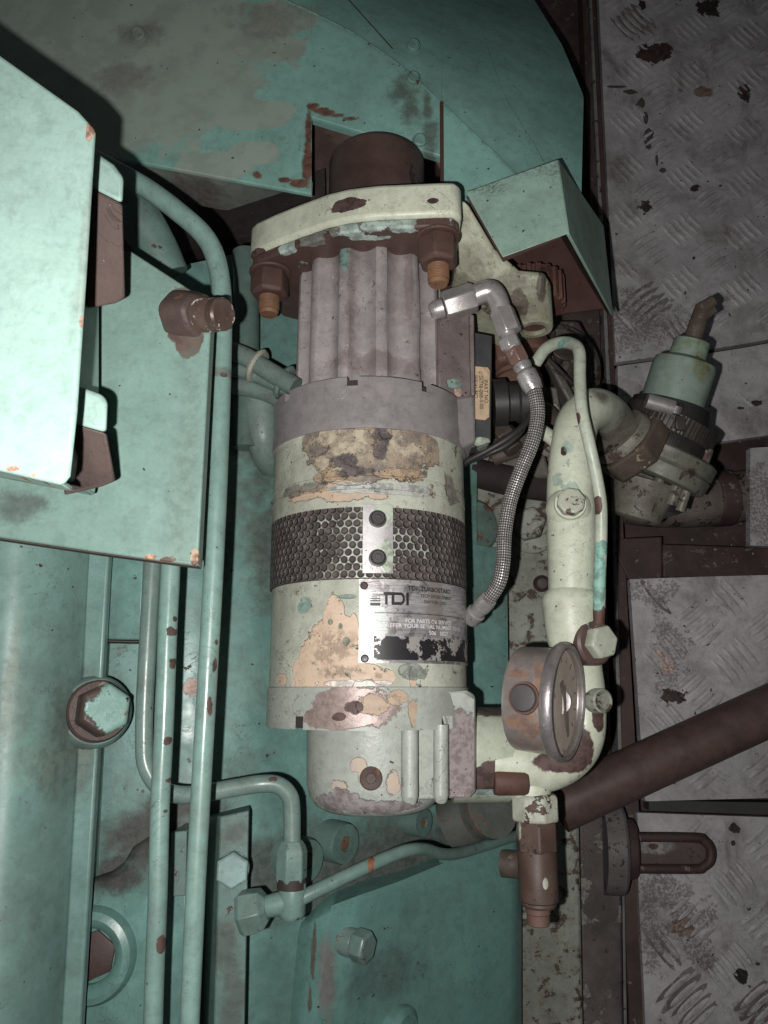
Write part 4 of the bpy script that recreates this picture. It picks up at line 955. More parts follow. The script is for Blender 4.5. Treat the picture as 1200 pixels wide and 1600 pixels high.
# studs and nuts under the flange
m_nut = paint('nut_rust', (.085, .045, .037), var=.25, chip=.66, chip_scale=110, chip_col=(.16, .08, .05), grime=.35, grime_scale=50, rough=.55, bump=.5, grain=.0012, edge=.25, edge_r=.002)
m_std = paint('stud_orange', (.185, .095, .05), var=.3, chip=.62, chip_scale=120, chip_col=(.13, .07, .05), grime=.3, rough=.6, bump=.5)
for (px, py, z, r1, r2, h, hs_) in [(422, 432, .375, 29, 16, .022, .038), (684, 380, .43, 31, 17, .024, .038)]:
    c = at(px, py, z); k = mpp(py, z); c = Vector((c.x, yU-.0086, c.z))
    b = MB(); b.lathe(c, (0, -1, 0), [(0, r1*k*1.12), (.003, r1*k*1.12)], seg=32); b.hexnut(c+Vector((0, -.003, 0)), (0, -1, 0), r1*k*1.04, h, rot=.75); b.build('nut', m_nut, mb, bevel=.001)
    pr = []
    L0 = h+.004
    for i in range(9): pr += [(L0+i*.0014, r2*k), (L0+.0007+i*.0014, r2*k*.94)]
    pr += [(L0+.014, r2*k*.96), (L0+.0165, r2*k*.8)]
    b = MB(); b.lathe(c, (0, -1, 0), pr, seg=28); b.build('stud', m_std, mb, sharp=28)
# arm and boss to the right
f = pz([(716, 300, .42), (735, 318, .415), (775, 385, .39), (812, 418, .375), (856, 422, .365), (852, 470, .36), (812, 480, .362), (770, 455, .37), (735, 440, .375), (712, 425, .385), (712, 340, .40)])
b = MB(); b.prism(f, [Vector((p.x, p.y, .27)) for p in f]); b.build('arm', m_arm, mb, bevel=.006, seg=4)
cz = .345; k = mpp(470, cz)
b = MB(); yA_, yB_ = at(832, 425, cz+.02).y, at(832, 500, cz+.02).y; bx = at(832, 460, cz).x
b.lathe((bx, 0, cz), (0, 1, 0), [(yB_, 19*k), (yB_, 27*k), (yB_+.002, 29*k), (yA_-.006, 29*k), (yA_, 26*k), (yA_+.004, 20*k)], seg=40, cap0=False); b.lathe((bx, 0, cz), (0, 1, 0), [(yB_, 19*k), (yB_+.02, 18.5*k)], seg=40, cap0=False); b.build('boss', m_arm, mb, sharp=40)
b = MB(); b.lathe((bx, 0, cz), (0, 1, 0), [(yB_+.004, 18.6*k), (yB_+.01, 18*k)], seg=40); b.build('bore', m_rust, mb)

# sprocket behind the boss
b = MB(); NTH = 22
def teeth(a, t):
    q = (a*NTH/(2*pi)) % 1; return 1.0 if q < .5 else .93
sx_ = at(836, 440, .30); k = mpp(430, .30)
b.lathe((sx_.x, at(836, 408, .34).y, .272), (0, -1, 0), [(-.018, 56*k), (.012, 56*k), (.014, 52*k)], seg=NTH*8, rfun=teeth)
tag(b.build('sprocket', paint('sprocket_rust', (.12, .052, .038), var=.3, chip=.62, chip_col=(.06, .03, .026), grime=.4, rough=.62, bump=.5)), 'rust red toothed wheel behind the hollow cream boss', 'sprocket')

# ================================================================== GUARD (bent teal sheet)
gp = [dict(e=[P(820, 310, .38, 50, 30, .06), P(760, 340, .38, 30, 20, .06)], col=(.06, .075, .065), warp=2.0, soft=.5, depth=.2, amt=.75, **{'break': 1.7}, bscale=420),
      dict(e=[P(871, 256, .40, 5, 9, .05)], col=(.12, .06, .045), warp=1.0)]
m_guard = paint('guard_teal', (.30, .44, .37), var=.12, chip=.685, chip_scale=90, chip_col=(.06, .055, .05), speck=.70, speck_scale=140, speck_col=(.07, .075, .065), grime=.28, grime_scale=18, patches=gp, rough=.42, edge=.3, edge_r=.002)
m_guard_in = paint('guard_primer', (.085, .042, .036), var=.2, chip=.68, grime=.3, rough=.6)
t = thing('guard', 'bent teal sheet guard over the toothed wheel, rust red inside', 'guard', at(850, 350, .2))
gA = at(728, 300, .42); gB = at(872, 249, .425); gC = at(889, 365, .44); gD = at(786, 402, .43)
gE = at(943, 352, .27); gF = at(958, 492, .27)
b = MB()
th = Vector((0, .001, -.0022))
b.prism([gA, gB, gC, gD], [gA+th, gB+th+Vector((-.002, 0, 0)), gC+th+Vector((-.002, 0, 0)), gD+th]); b.build('front_sheet', m_guard, t, bevel=.0007)
b = MB(); th2 = Vector((-.0022, 0, -.001)); b.prism([gB+Vector((.0003, 0, 0)), gE, gF, gC+Vector((.0003, 0, 0))], [gB+th2, gE+th2, gF+th2, gC+th2]); b.build('side_sheet', m_guard, t, bevel=.0007)
b = MB(); gi = Vector((-.0052, 0, -.0062))
b.prism([gA+Vector((.001, 0, -.006)), gB+gi, gC+gi, gD+Vector((.001, .0, -.006))], (0, .0, -.0012))
b.prism([gB+gi, gE+Vector((-.0045, 0, 0)), gF+Vector((-.0045, 0, .0)), gC+gi], (-.0012, 0, 0))
b.prism([at(760, 395, .25), at(935, 355, .25), at(942, 482, .25), at(860, 492, .25), at(780, 470, .25)], (0, 0, -.004))
b.build('lining', m_guard_in, t)

# ================================================================== SUMP SIDE, dark clutter at the middle right
m_sump = paint('sump_brown', (.062, .044, .04), var=.4, chip=.58, chip_scale=40, chip_col=(.13, .105, .09), speck=.69, speck_scale=160, speck_col=(.25, .22, .19), grime=.6, rough=.55, bump=.7, grain=.0025)
m_dirt = paint('dirty_cream', (.26, .275, .235), var=.25, chip=.575, chip_scale=55, chip_col=(.085, .06, .05), under=(.2, .19, .15), speck=.655, speck_scale=130, speck_col=(.07, .05, .045), grime=.7, grime_scale=14, grime_col=(.09, .075, .06), rough=.5, bump=.6, grain=.0018)
t = thing('bed_rail', 'dirty cream engine base rail with bolts, running down behind the gauge', 'engine rail', at(850, 1200, 0))
b = MB(); b.prism(pz([(740, 700, .10), (885, 700, .10), (880, 860, .10), (890, 1000, .10), (905, 1250, .10), (915, 1740, .10), (780, 1740, .10), (760, 1000, .10)]), (0, 0, -.09)); b.build('rail', m_dirt, t, bevel=.004)
b = MB(); b.prism(pz([(905, 1270, .06), (968, 1270, .06), (972, 1400, .06), (976, 1740, .06), (912, 1740, .06)]), (0, 0, -.09)); b.build('lower_rail', paint('rail_brown', (.10, .082, .075), var=.4, chip=.56, chip_scale=30, chip_col=(.21, .20, .18), speck=.67, speck_scale=120, speck_col=(.04, .03, .028), grime=.7, grime_scale=16, rough=.5, bump=.6, grain=.002), t, bevel=.003)
b = MB(); b.prism(pz([(640, 690, .14), (800, 690, .14), (800, 758, .14), (793, 856, .14), (640, 856, .14)]), (0, 0, -.12)); b.build('side_plate', m_dirt, t, bevel=.002)
b = MB(); b.lathe(at(742, 822, .15), (.5, 0, .86), [(-.02, .03), (.004, .03), (.008, .026), (.008, .001)], seg=32); b.build('cap', paint('cap_mix', (.13, .20, .175), var=.3, chip=.58, chip_col=(.16, .08, .06), grime=.6, rough=.5), t)
c = at(830, 822, .10); k = mpp(822, .1)
b = MB(); b.lathe(c, (-.25, -.1, 1), [(-.01, 44*k), (.006, 44*k), (.010, 34*k)], seg=36); b.hexnut(c+Vector((-.004, 0, .008)), (-.25, -.1, 1), 27*k, .018, rot=.2); b.build('bolt', m_dirt, t, bevel=.0015)
c = at(846, 912, .10); b = MB(); b.lathe(c, (-.1, -.1, 1), [(0, .010), (.004, .010), (.010, .006), (.0105, .001)], seg=20); b.build('bolt', m_stud, t)
# rusty back plate behind it all
b = MB(); b.prism(pz([(640, 380, .02), (935, 380, .02), (945, 780, .02), (958, 1300, .02), (700, 1300, .02), (640, 900, .02)]), (0, 0, -.05))
tag(b.build('sump_plate', m_sump, bevel=.002), 'dark rust brown plate deep behind the hose and wires', 'steel plate')
# dark crossbar and the rusty coupling under the arm
b = MB(); b.tube(pz([(728, 735, .16), (800, 752, .14), (870, 762, .12)]), [.016, .018, .018], seg=20); tag(b.build('drain_pipe', m_dark), 'black grimy pipe crossing behind the hose below the wires', 'pipe')
t = thing('coupling', 'rust brown pipe coupling with a cream band under the hollow boss', 'pipe coupling', at(815, 580, .12))
k = mpp(570, .27)
ax = Vector((.10, -1, .10)).normalized()
c = at(815, 520, .25)
m_cpl = paint('coupling_rust', (.125, .066, .05), var=.3, chip=.64, chip_scale=60, chip_col=(.30, .28, .20), grime=.5, grime_scale=30, rough=.55, bump=.6, grain=.0014, patches=[dict(e=[P(790, 620, .28, 22, 16, .05)], col=(.36, .35, .26), warp=1.6)])
b = MB(); b.lathe(c, ax, [(-.01, 30*k), (.010, 36*k), (.016, 40*k), (.030, 40*k), (.032, 36*k)], seg=40); b.build('shell', m_cpl, t, sharp=30)
b = MB(); c2 = at(800, 545, .255); b.hexnut(c2, ax, 44*k, .024, rot=.3); b.build('hexagon', m_cpl, t, bevel=.0015)
b = MB(); b.lathe(at(806, 582, .25), ax, [(0, 34*k), (.002, 37*k), (.006, 36*k), (.010, 40*k), (.028, 39*k), (.034, 30*k)], seg=40); b.build('band', m_cpl, t, sharp=30)
# casting lugs and flange right of it
m_screw_dark = m_dark
t = thing('pump_casting', 'oily brown casting with webs between hose and thin cream tube', 'pump casting', at(870, 620, .05))
m_oil = paint('oily_cast', (.115, .105, .09), var=.4, chip=.58, chip_scale=50, chip_col=(.05, .03, .027), speck=.68, speck_scale=170, speck_col=(.3, .28, .24), grime=.7, grime_scale=20, rough=.42, bump=.7, grain=.002)
b = MB(); b.lathe(at(868, 580, .16), (.1, -.25, 1), [(-.10, .055), (.0, .055), (.006, .048), (.006, .02), (.0, .018), (.0, .001)], seg=48); b.build('round_flange', m_oil, t)
b = MB(); b.prism(pz([(852, 560, .20), (866, 556, .20), (905, 628, .19), (896, 640, .19)]), (0, 0, -.06)); b.prism(pz([(838, 600, .19), (872, 604, .19), (880, 660, .18), (848, 660, .18)]), (0, 0, -.06)); b.build('web', m_oil, t, bevel=.003)
b = MB(); b.prism(pz([(855, 620, .185), (868, 618, .185), (880, 655, .185), (860, 662, .185)]), (0, 0, -.03)); b.build('pad', m_dirt, t, bevel=.002)
b = MB(); b.prism(pz([(848, 500, .13), (905, 500, .13), (930, 545, .13), (930, 700, .13), (848, 700, .13)]), (0, 0, -.1)); b.build('body', m_sump, t, bevel=.004)

m_nutd = paint('nut_oily', (.085, .065, .052), var=.4, chip=.60, chip_scale=90, chip_col=(.2, .17, .13), grime=.7, grime_scale=40, rough=.42, bump=.7, grain=.0016)
for (px, py, z, r, ax) in [(880, 545, .19, .012, (.3, .3, 1)), (905, 585, .18, .011, (.3, 0, 1)), (862, 690, .20, .013, (-.2, -.3, 1)), (900, 690, .17, .012, (.2, -.4, 1)), (845, 520, .20, .012, (0, .2, 1))]:
    b = MB(); c = at(px, py, z); b.lathe(c-Vector(ax)*.03, ax, [(0, r*.7), (.028, r*.7)], seg=16); b.lathe(c-Vector(ax)*.002, ax, [(0, r*1.35), (.003, r*1.35)], seg=28); b.hexnut(c, ax, r, r*1.1, rot=px*.1); b.build('bolt', m_nutd, t, bevel=.0008)
b = MB(); b.tube(pz([(812, 640, .22), (845, 648, .215), (862, 668, .20), (866, 700, .17)]), [.014, .015, .015, .014], seg=20); b.build('elbow', m_nutd, t)
b = MB(); b.tube(pz([(852, 556, .225), (872, 576, .225), (893, 598, .215)]), .0022, seg=10, smooth=3); b.build('rod', m_screw_dark, t)
b = MB(); b.prism(pz([(770, 690, .15), (850, 700, .15), (862, 745, .15), (800, 752, .15), (760, 735, .15)]), (0, 0, -.06)); b.build('lug', m_oil, t, bevel=.004)
t2 = thing('oil_union', 'small greasy brown union and nuts tucked left of the thick cream pipe', 'pipe fitting', at(770, 690, .12))
b = MB(); c = at(778, 672, .24); b.hexnut(c, (.5, -.8, .25), .016, .016, rot=.2); b.lathe(c, (.5, -.8, .25), [(-.02, .010), (.03, .010)], seg=20); b.build('nut', m_nutd, t2, bevel=.001)
b = MB(); c = at(812, 700, .23); b.hexnut(c, (.8, .2, .4), .015, .014, rot=.5); b.lathe(c, (.8, .2, .4), [(-.03, .009), (.03, .009)], seg=20); b.build('union', m_nutd, t2, bevel=.001)

# ================================================================== BRAIDED HOSE with fittings
def braid():
    s = NT('braided_steel'); uv = s.n.new('ShaderNodeUVMap').outputs[0]
    sep = s.n.new('ShaderNodeSeparateXYZ'); s.l.new(uv, sep.inputs[0]); u, v = sep.outputs[0], sep.outputs[1]
    a = s.math('SINE', s.math('MULTIPLY', s.math('ADD', u, v), 2*pi/.0042)); c = s.math('SINE', s.math('MULTIPLY', s.math('SUBTRACT', u, v), 2*pi/.0042))
    w = s.math('MULTIPLY', a, c)
    h = s.ramp(w, -.35, .55)
    n = s.noise(180, 4, .6)
    col = s.mix(h, (.05, .045, .042), s.mix(s.ramp(n, .4, .6), (.72, .70, .68), (.50, .47, .45)))
    s.set(s.b.inputs['Base Color'], col); s.set(s.b.inputs['Metallic'], s.math('MULTIPLY', h, .6)); s.set(s.b.inputs['Roughness'], s.mixf(h, .8, .30))
    s.set(s.b.inputs['Normal'], s.bump(h, .9, .0012)); return s.m
m_steel = paint('zinc_steel', (.52, .49, .48), var=.10, chip=.72, chip_scale=90, speck=.74, grime=.40, grime_scale=35, grime_col=(.12, .10, .09), rough=.30, metal=.6, bump=.3, edge=.15)
m_crimp = paint('crimp_steel', (.40, .39, .38), var=.18, chip=.66, chip_scale=120, chip_col=(.17, .14, .12), speck=.7, grime=.4, grime_scale=40, rough=.32, metal=.5, bump=.8, grain=.0018)
t = thing('braided_hose', 'braided steel hose curving down from an elbow fitting right of the starter', 'hose', at(790, 750, .3))
HP = [(828, 588, .405), (837, 618, .405), (840, 650, .403), (832, 690, .40), (814, 735, .395), (798, 780, .39), (789, 830, .388), (786, 880, .388), (779, 912, .385), (762, 938, .378)]
b = MB(); b.tube(pz(HP), [11.4*mpp(y, z) for x, y, z in HP], seg=28, smooth=10); b.build('hose', braid(), t)
def along(p, q): return (Vector(q)-Vector(p)).normalized()
p0, p1 = at(760, 940, .378), at(728, 975, .355); d = along(p0, p1); k = mpp(950, .37)
b = MB(); b.lathe(p0-d*.004, d, [(0, 12.8*k), (.003, 14.5*k), (.011, 14.5*k), (.012, 13*k), (.018, 13*k), (.019, 15.5*k), (.028, 15.5*k), (.03, 13*k)], seg=24); b.build('ferrule', m_crimp, t, sharp=30)
p0, p1 = at(830, 600, .405), at(806, 552, .405); d = along(p0, p1); k = mpp(580, .405)
b = MB(); b.lathe(p0, d, [(-.006, 14*k), (0, 16.5*k), (.010, 16.5*k), (.013, 13*k), (.016, 14.5*k), (.019, 14.5*k), (.021, 12*k)], seg=24); b.build('ferrule', m_crimp, t, sharp=30)
q0, q1 = at(790, 510, .405), at(774, 468, .405); dd = along(q0, q1); 
b = MB(); b.hexnut(at(813, 568, .405), d, 17*k, .014, rot=.3); b.build('nut', paint('nut_worn', (.20, .12, .10), var=.3, chip=.58, chip_scale=120, chip_col=(.45, .43, .42), grime=.3, rough=.4, metal=.3), t, bevel=.0006)
b = MB(); b.hexnut(at(799, 545, .405), dd, 17*k, .010, rot=.15); b.lathe(at(805, 552, .405), dd, [(0, 11.5*k), (.004, 14*k), (.006, 14*k), (.03, 11*k)], seg=24); b.build('collar', m_steel, t, bevel=.0006, sharp=30)
b = MB(); b.hexnut(at(797, 521, .405), dd, 21*k, .023, rot=.05); b.build('swivel_nut', m_steel, t, bevel=.0008)
c = at(793, 487, .405+18*k); b = MB(); b.lathe(c+Vector((.001, 0, -.002)), (0, 0, 1), [(0, .0018), (.0012, .0018), (.0014, .0003)], seg=12); b.build('dimple', m_screw, t)
b = MB(); b.tube(pz([(738, 464, .402), (756, 456, .405), (768, 456, .406), (777, 468, .406), (786, 494, .405)]), [17*k, 17.5*k, 18*k, 17*k, 16*k], seg=24, smooth=6); b.build('elbow', m_steel, t)
ax = along(at(690, 480, .398), at(748, 462, .402))
b = MB(); b.hexnut(at(694, 479, .398), ax, 25*k, .028, rot=.05); b.lathe(at(672, 487, .397), ax, [(0, 11*k), (.004, 15*k), (.012, 16*k)], seg=20); b.build('adapter', m_steel, t, bevel=.0008)

# black connector and wires
m_rub = paint('rubber_black', (.022, .021, .021), var=.3, chip=.72, chip_col=(.07, .06, .055), grime=.3, grime_col=(.06, .05, .045), rough=.42, bump=.4)
t = thing('cable_connector', 'black rubber cable connector with two wires, left of the braided hose', 'connector', at(800, 640, .25))
b = MB(); b.lathe(at(770, 630, .33), (1, .06, .05), [(0, .022), (.012, .022), (.014, .018), (.022, .018), (.024, .0205), (.036, .0205), (.042, .015), (.044, .006)], seg=32); b.build('body', m_rub, t, sharp=30)
for pts in ([(828, 630, .34), (826, 655, .345), (800, 680, .35), (765, 702, .345), (728, 722, .335), (705, 742, .32)], [(822, 648, .335), (815, 672, .34), (790, 696, .34), (755, 712, .335), (726, 724, .328), (700, 748, .315)]):
    b = MB(); b.tube(pz(pts), 5.2*mpp(690, .34), seg=14); b.build('wire', m_rub, t)

# ================================================================== AIR MANIFOLD (cream pipe)
cpz = [dict(e=[P(965, 672, .27, 40, 36, .06), P(925, 640, .33, 16, 16, .05)], col=(.17, .155, .125), col2=(.12, .105, .085), warp=.9, soft=.35, depth=.1, amt=.92),
      dict(e=[P(884, 770, .40, 8, 6, .04), P(880, 706, .38, 5, 10, .04), P(916, 650, .38, 4, 14, .04)], col=(.075, .045, .04), warp=1.0, soft=.06, depth=.5),
       dict(e=[P(895, 690, .40, 10, 16, .04), P(902, 760, .4, 14, 18, .04), P(882, 735, .4, 12, 10, .04), P(895, 715, .4, 6, 14, .04)], col=(.27, .40, .35), warp=2.2, soft=.08, depth=.2, amt=.6),
       dict(e=[P(915, 1170, .385, 24, 36, .06), P(893, 1195, .385, 46, 16, .06), P(938, 1120, .37, 10, 24, .06)], col=(.10, .062, .055), warp=1.0, soft=.06, depth=.6, rim=(.36, .32, .24))]
m_cream = paint('manifold_cream', (.54, .575, .46), var=.08, chip=.715, chip_scale=70, chip_col=(.10, .065, .057), speck=.70, speck_scale=190, speck_col=(.12, .10, .08), grime=.30, grime_scale=16, grime_col=(.16, .15, .11), rough=.36, patches=cpz, bump=.45, grain=.001)
m_tan = paint('elbow_tan', (.20, .19, .15), var=.25, chip=.64, chip_col=(.13, .08, .06), grime=.6, grime_scale=24, rough=.45, bump=.5)
zM = .365
t = thing('air_manifold', 'thick cream air supply pipe with elbow and plugs, right of the braided hose', 'pipe', at(895, 900, .25))
MP = [(988, 700, .235), (968, 668, .265), (948, 646, .30), (925, 640, .34), (903, 660, .358), (895, 700, zM), (892, 760, zM), (893, 840, zM), (893, 945, zM)]
b = MB(); b.tube(pz(MP), [30*mpp(690, .24), 30*mpp(690, .27), 31*mpp(690, .3), 33*mpp(690, .33), 34*mpp(700, zM), 34*mpp(720, zM), 37*mpp(760, zM), 38*mpp(840, zM), 35*mpp(940, zM)], seg=40, smooth=8); b.build('pipe', m_cream, t)
k = mpp(960, zM); c = at(895, 1010, zM); c1 = at(893, 922, zM)
b = MB(); b.lathe((c.x, 0, zM), (0, 1, 0), [(c.y-.005, 33*k), (c.y+.005, 39*k), (c.y+.02, 42*k), (c1.y-.010, 45*k), (c1.y-.005, 43.5*k), (c1.y, 36*k)], seg=48); b.build('sleeve', m_cream, t, sharp=40)
LP = [(900, 1000, .36), (910, 1050, .352), (915, 1100, .35), (910, 1150, .35), (888, 1180, .352), (850, 1195, .352), (815, 1192, .352), (768, 1190, .352)]
b = MB(); b.tube(pz(LP), [33*k, 31*k, 31*k, 33*k, 36*k, 40*k, 42*k, 40*k], seg=40, smooth=8); b.build('elbow', m_cream, t)
inl = [dict(e=[P(770, 1218, .39, 40, 24, .06)], col=(.10, .065, .058), warp=1.2, soft=.06, depth=.5), dict(e=[P(770, 1246, .39, 40, 6, .06)], col=(.30, .38, .34), warp=1.2), dict(e=[P(768, 1112, .38, 40, 10, .06)], col=(.10, .085, .07), warp=1.6, soft=.2)]
m_inl = paint('inlet_cream', (.46, .50, .40), var=.08, chip=.70, chip_scale=70, chip_col=(.10, .065, .057), speck=.72, grime=.3, grime_scale=16, rough=.38, patches=inl, bump=.5, grain=.0012)
b = MB(); q = at(745, 1180, .345); b.lathe((q.x, q.y, .335), (1, 0, 0), [(-.02, 72*k), (.025, 72*k), (.028, 68*k), (.030, 50*k)], seg=48); b.build('inlet_collar', m_inl, t, sharp=40)
b = MB(); q = at(796, 1222, .37); b.hexnut((q.x-.012, q.y, .366), (1, 0, 0), 20*k, .027, n=20); b.build('union', m_rust, t, bevel=.001)
b = MB(); q = at(832, 1250, .355); b.lathe((q.x, q.y-.006, .352), (0, 1, 0), [(0, 29*k), (.055, 30*k)], seg=36); b.build('outlet', m_cream, t)
# bosses with plugs
m_plugw = paint('plug_worn', (.43, .45, .36), var=.15, chip=.57, chip_scale=90, chip_col=(.12, .075, .065), grime=.3, rough=.4, bump=.7, grain=.0014, edge=.4, edge_r=.002)
c = at(893, 798, zM); q = c+Vector((-.004, 0, .008)); ax = Vector((-.16, .03, 1)).normalized()
b = MB(); b.lathe(q, ax, [(0, 36*k), (.008, 32*k), (.012, 25*k), (.016, 24*k)], seg=36); b.build('boss', m_cream, t)
b = MB(); b.hexnut(q+ax*.0155, ax, 22*k, .010, rot=.2, n=8); b.build('plug', m_plugw, t, bevel=.0015, seg=3)
c = at(925, 1095, .36); b = MB(); b.lathe(c, (.4, 0, 1), [(0, 20*k), (.014, 18*k), (.015, 15*k), (.012, 11*k), (.015, 10*k), (.015, .0004)], seg=28); b.build('port', m_dirt, t)

# drain fitting hanging below the tee
m_hexc = paint('hex_cream', (.45, .47, .385), var=.12, chip=.55, chip_scale=60, chip_col=(.10, .058, .05), grime=.3, rough=.4, bump=.7, grain=.0016, edge=.4, edge_r=.003)
m_brass = paint('fitting_rust', (.105, .064, .05), var=.35, chip=.60, chip_scale=55, chip_col=(.055, .036, .03), speck=.73, speck_col=(.35, .3, .24), grime=.35, rough=.5, bump=.5, grain=.0014, patches=[dict(e=[P(808, 1305, .375, 12, 22, .04), P(856, 1385, .375, 5, 9, .04)], col=(.42, .42, .34), warp=1.2)])
t = thing('drain_fitting', 'stack of hex nut and rusty couplings hanging below the cream manifold', 'pipe fitting', at(835, 1350, .3))
zD_ = .352; fxx = at(836, 1265, zD_).x; kk = mpp(1300, zD_)
yy = lambda py: at(836, py, zD_+.02).y
b = MB(); b.lathe((fxx, 0, zD_), (0, 1, 0), [(yy(1290), 34*kk), (yy(1286), 38*kk), (yy(1250), 38*kk), (yy(1246), 35*kk), (yy(1244), 30*kk)], seg=8, a0=.2, a1=.2+2*pi); b.build('hex_nut', m_hexc, t, bevel=.0012)
b = MB(); b.lathe((fxx, 0, zD_), (0, 1, 0), [(yy(1338), 31*kk), (yy(1335), 33*kk), (yy(1288), 33*kk)], seg=6, a0=.5, a1=.5+2*pi); b.build('hexagon', m_brass, t, bevel=.001)
b = MB(); b.lathe((fxx, 0, zD_), (0, 1, 0), [(yy(1428), 25*kk), (yy(1424), 27*kk), (yy(1420), 26*kk), (yy(1417), 30*kk), (yy(1340), 30*kk), (yy(1334), 28*kk)], seg=36); b.build('sleeve', m_brass, t, sharp=30)
b = MB(); b.lathe((fxx-.001, 0, zD_), (0, 1, 0), [(yy(1458), 16*kk), (yy(1456), 17.5*kk), (yy(1440), 17.5*kk), (yy(1438), 19*kk), (yy(1424), 19*kk)], seg=24); b.build('tip', paint('tip_pink', (.17, .095, .075), var=.2, chip=.64, chip_col=(.1, .055, .045), grime=.3, rough=.55), t, sharp=30)

# thin cream tube with banjo bolt
tp = [dict(e=[P(932, 790, .40, 6, 14, .03), P(906, 650, .42, 4, 12, .03), P(936, 918, .39, 5, 7, .03), P(936, 962, .39, 14, 16, .03)], col=(.11, .06, .05), warp=.9, soft=.06, depth=.6),
      dict(e=[P(932, 905, .39, 12, 44, .03), P(938, 860, .39, 10, 10, .03), P(880, 536, .37, 8, 6, .03)], col=(.25, .45, .38), warp=.9, soft=.06, depth=.3)]
m_thin = paint('thin_cream', (.46, .50, .41), var=.08, chip=.70, chip_scale=85, chip_col=(.085, .06, .052), speck=.71, speck_scale=200, grime=.25, grime_scale=20, rough=.34, patches=tp, bump=.4)
t = thing('sensing_tube', 'thin cream tube bent beside the thick pipe, ending at a hex bolt', 'tube', at(925, 800, .3))
TP = [(838, 566, .33), (852, 546, .345), (872, 536, .36), (893, 537, .375), (905, 550, .39), (906, 590, .40), (909, 640, .41), (920, 690, .41), (931, 740, .405), (939, 790, .40), (939, 850, .395), (937, 900, .39), (936, 950, .385), (934, 985, .378)]
b = MB(); b.tube(pz(TP), [9.5*mpp(y, z) for x, y, z in TP], seg=22, smooth=8); b.build('tube', m_thin, t)
c = at(922, 1004, .375); ax = Vector((.50, -.02, 1)).normalized(); k = mpp(1000, .38)
m_banjo = paint('banjo_rust', (.095, .058, .05), var=.25, chip=.60, chip_scale=60, chip_col=(.27, .40, .36), grime=.3, rough=.5, bump=.6)
b = MB(); b.lathe(c-ax*.012, ax, [(0, 34*k), (.002, 36*k), (.018, 36*k), (.020, 32*k)], seg=36); b.build('banjo_ring', m_banjo, t, sharp=30)
b = MB(); b.hexnut(c+ax*.0075, ax, 27*k, .011, rot=.2); b.build('banjo_bolt', paint('banjo_cream', (.44, .47, .38), var=.08, chip=.69, chip_scale=90, grime=.2, rough=.38, edge=.3, edge_r=.002, bump=.4), t, bevel=.0015, seg=3)
# short teal-white side tube
b = MB(); b.tube(pz([(835, 668, .33), (850, 676, .335), (868, 690, .34), (884, 712, .345)]), [11*mpp(680, .33)]*4, seg=20); tag(b.build('branch_tube', m_cream), 'short pale tube joining the thick cream pipe behind the braided hose', 'tube')

# ================================================================== PRESSURE GAUGE
zG = .405
gc = at(884, 1097, zG); k = mpp(1097, zG)
gax = Vector((.86, -.085, .50)).normalized()
RG = 92*k
t = thing('pressure_gauge', 'round steel pressure gauge seen edge on, with stained case and dirty dial', 'pressure gauge', gc-Vector((0, 0, .06)))
def steel_case():
    c = gc-gax*.018
    pl = gc+Vector((0, 0, 0))-gax*.027
    rimc = [dict(e=[P(838, 1140, zG+.03, 20, 16, .05), P(846, 1090, zG+.03, 8, 70, .05), P(815, 1125, zG+.03, 30, 14, .05), P(815, 1052, zG+.03, 16, 8, .05)], col=(.24, .11, .05), col2=(.12, .06, .04), warp=2.0, soft=.4, amt=.75, rough=.6),
            dict(e=[P(812, 1025, zG+.03, 12, 26, .05), P(830, 1165, zG+.03, 40, 14, .05)], col=(.17, .12, .10), warp=1.6, soft=.6, amt=.6)]
    return paint('gauge_steel', (.42, .37, .355), var=.10, chip=.74, speck=.72, speck_scale=170, speck_col=(.15, .08, .05), grime=.35, grime_scale=26, grime_col=(.16, .11, .09), rough=.33, metal=.65, bump=.35, patches=rimc)
b = MB(); D = 84*k
b.lathe(gc, gax, [(-D*.92, RG*.80), (-D*.90, RG*.86), (-D*.85, RG*.885), (-.006, RG*.895)], seg=72, cap1=False); b.build('case', steel_case(), t, sharp=30)
m_bez = paint('bezel_chrome', (.40, .37, .37), var=.06, chip=.76, speck=.74, speck_scale=200, grime=.3, grime_scale=40, grime_col=(.1, .08, .07), rough=.34, metal=.75, bump=.45, patches=[dict(e=[P(868, 1150, zG, 22, 40, .06), P(872, 1020, zG, 20, 26, .06)], col=(.15, .10, .08), warp=2.2, soft=.6, amt=.6)])
b = MB(); b.lathe(gc, gax, [(-.0068, RG*.895), (-.0066, RG*.96), (-.0050, RG*.99), (-.003, RG), (-.0005, RG), (.0018, RG*.985), (.003, RG*.955), (.0031, RG*.93), (.0018, RG*.905), (-.001, RG*.90)], seg=72, cap0=False, cap1=False); b.build('bezel', m_bez, t, sharp=35)
s = NT('dial_stained'); n1 = s.noise(60, 6, .65); n2 = s.noise(22, 4, .6, off=4)
m_ = s.n.new('ShaderNodeMapping'); m_.inputs['Scale'].default_value = (1, .15, 1); s.l.new(s.pos, m_.inputs['Vector']); n3 = s.noise(160, 5, .6, vec=m_.outputs[0])
col = s.mix(s.ramp(n2, .35, .65), (.66, .60, .53), (.50, .45, .39)); col = s.mix(s.ramp(n3, .5, .7, 0, .6), col, (.60, .53, .44)); col = s.mix(s.ramp(n1, .62, .68, 0, .8), col, (.09, .07, .06))
s.set(s.b.inputs['Base Color'], col); s.b.inputs['Roughness'].default_value = .7; m_dial = s.m
b = MB(); b.lathe(gc, gax, [(-.005, RG*.88), (-.003, RG*.88), (-.003, .0005)], seg=64); dial = b.build('dial', m_dial, t)
e1 = (UP-gax*UP.dot(gax)).normalized(); e2 = gax.cross(e1)          # e1 up in the view, e2 sideways on the dial
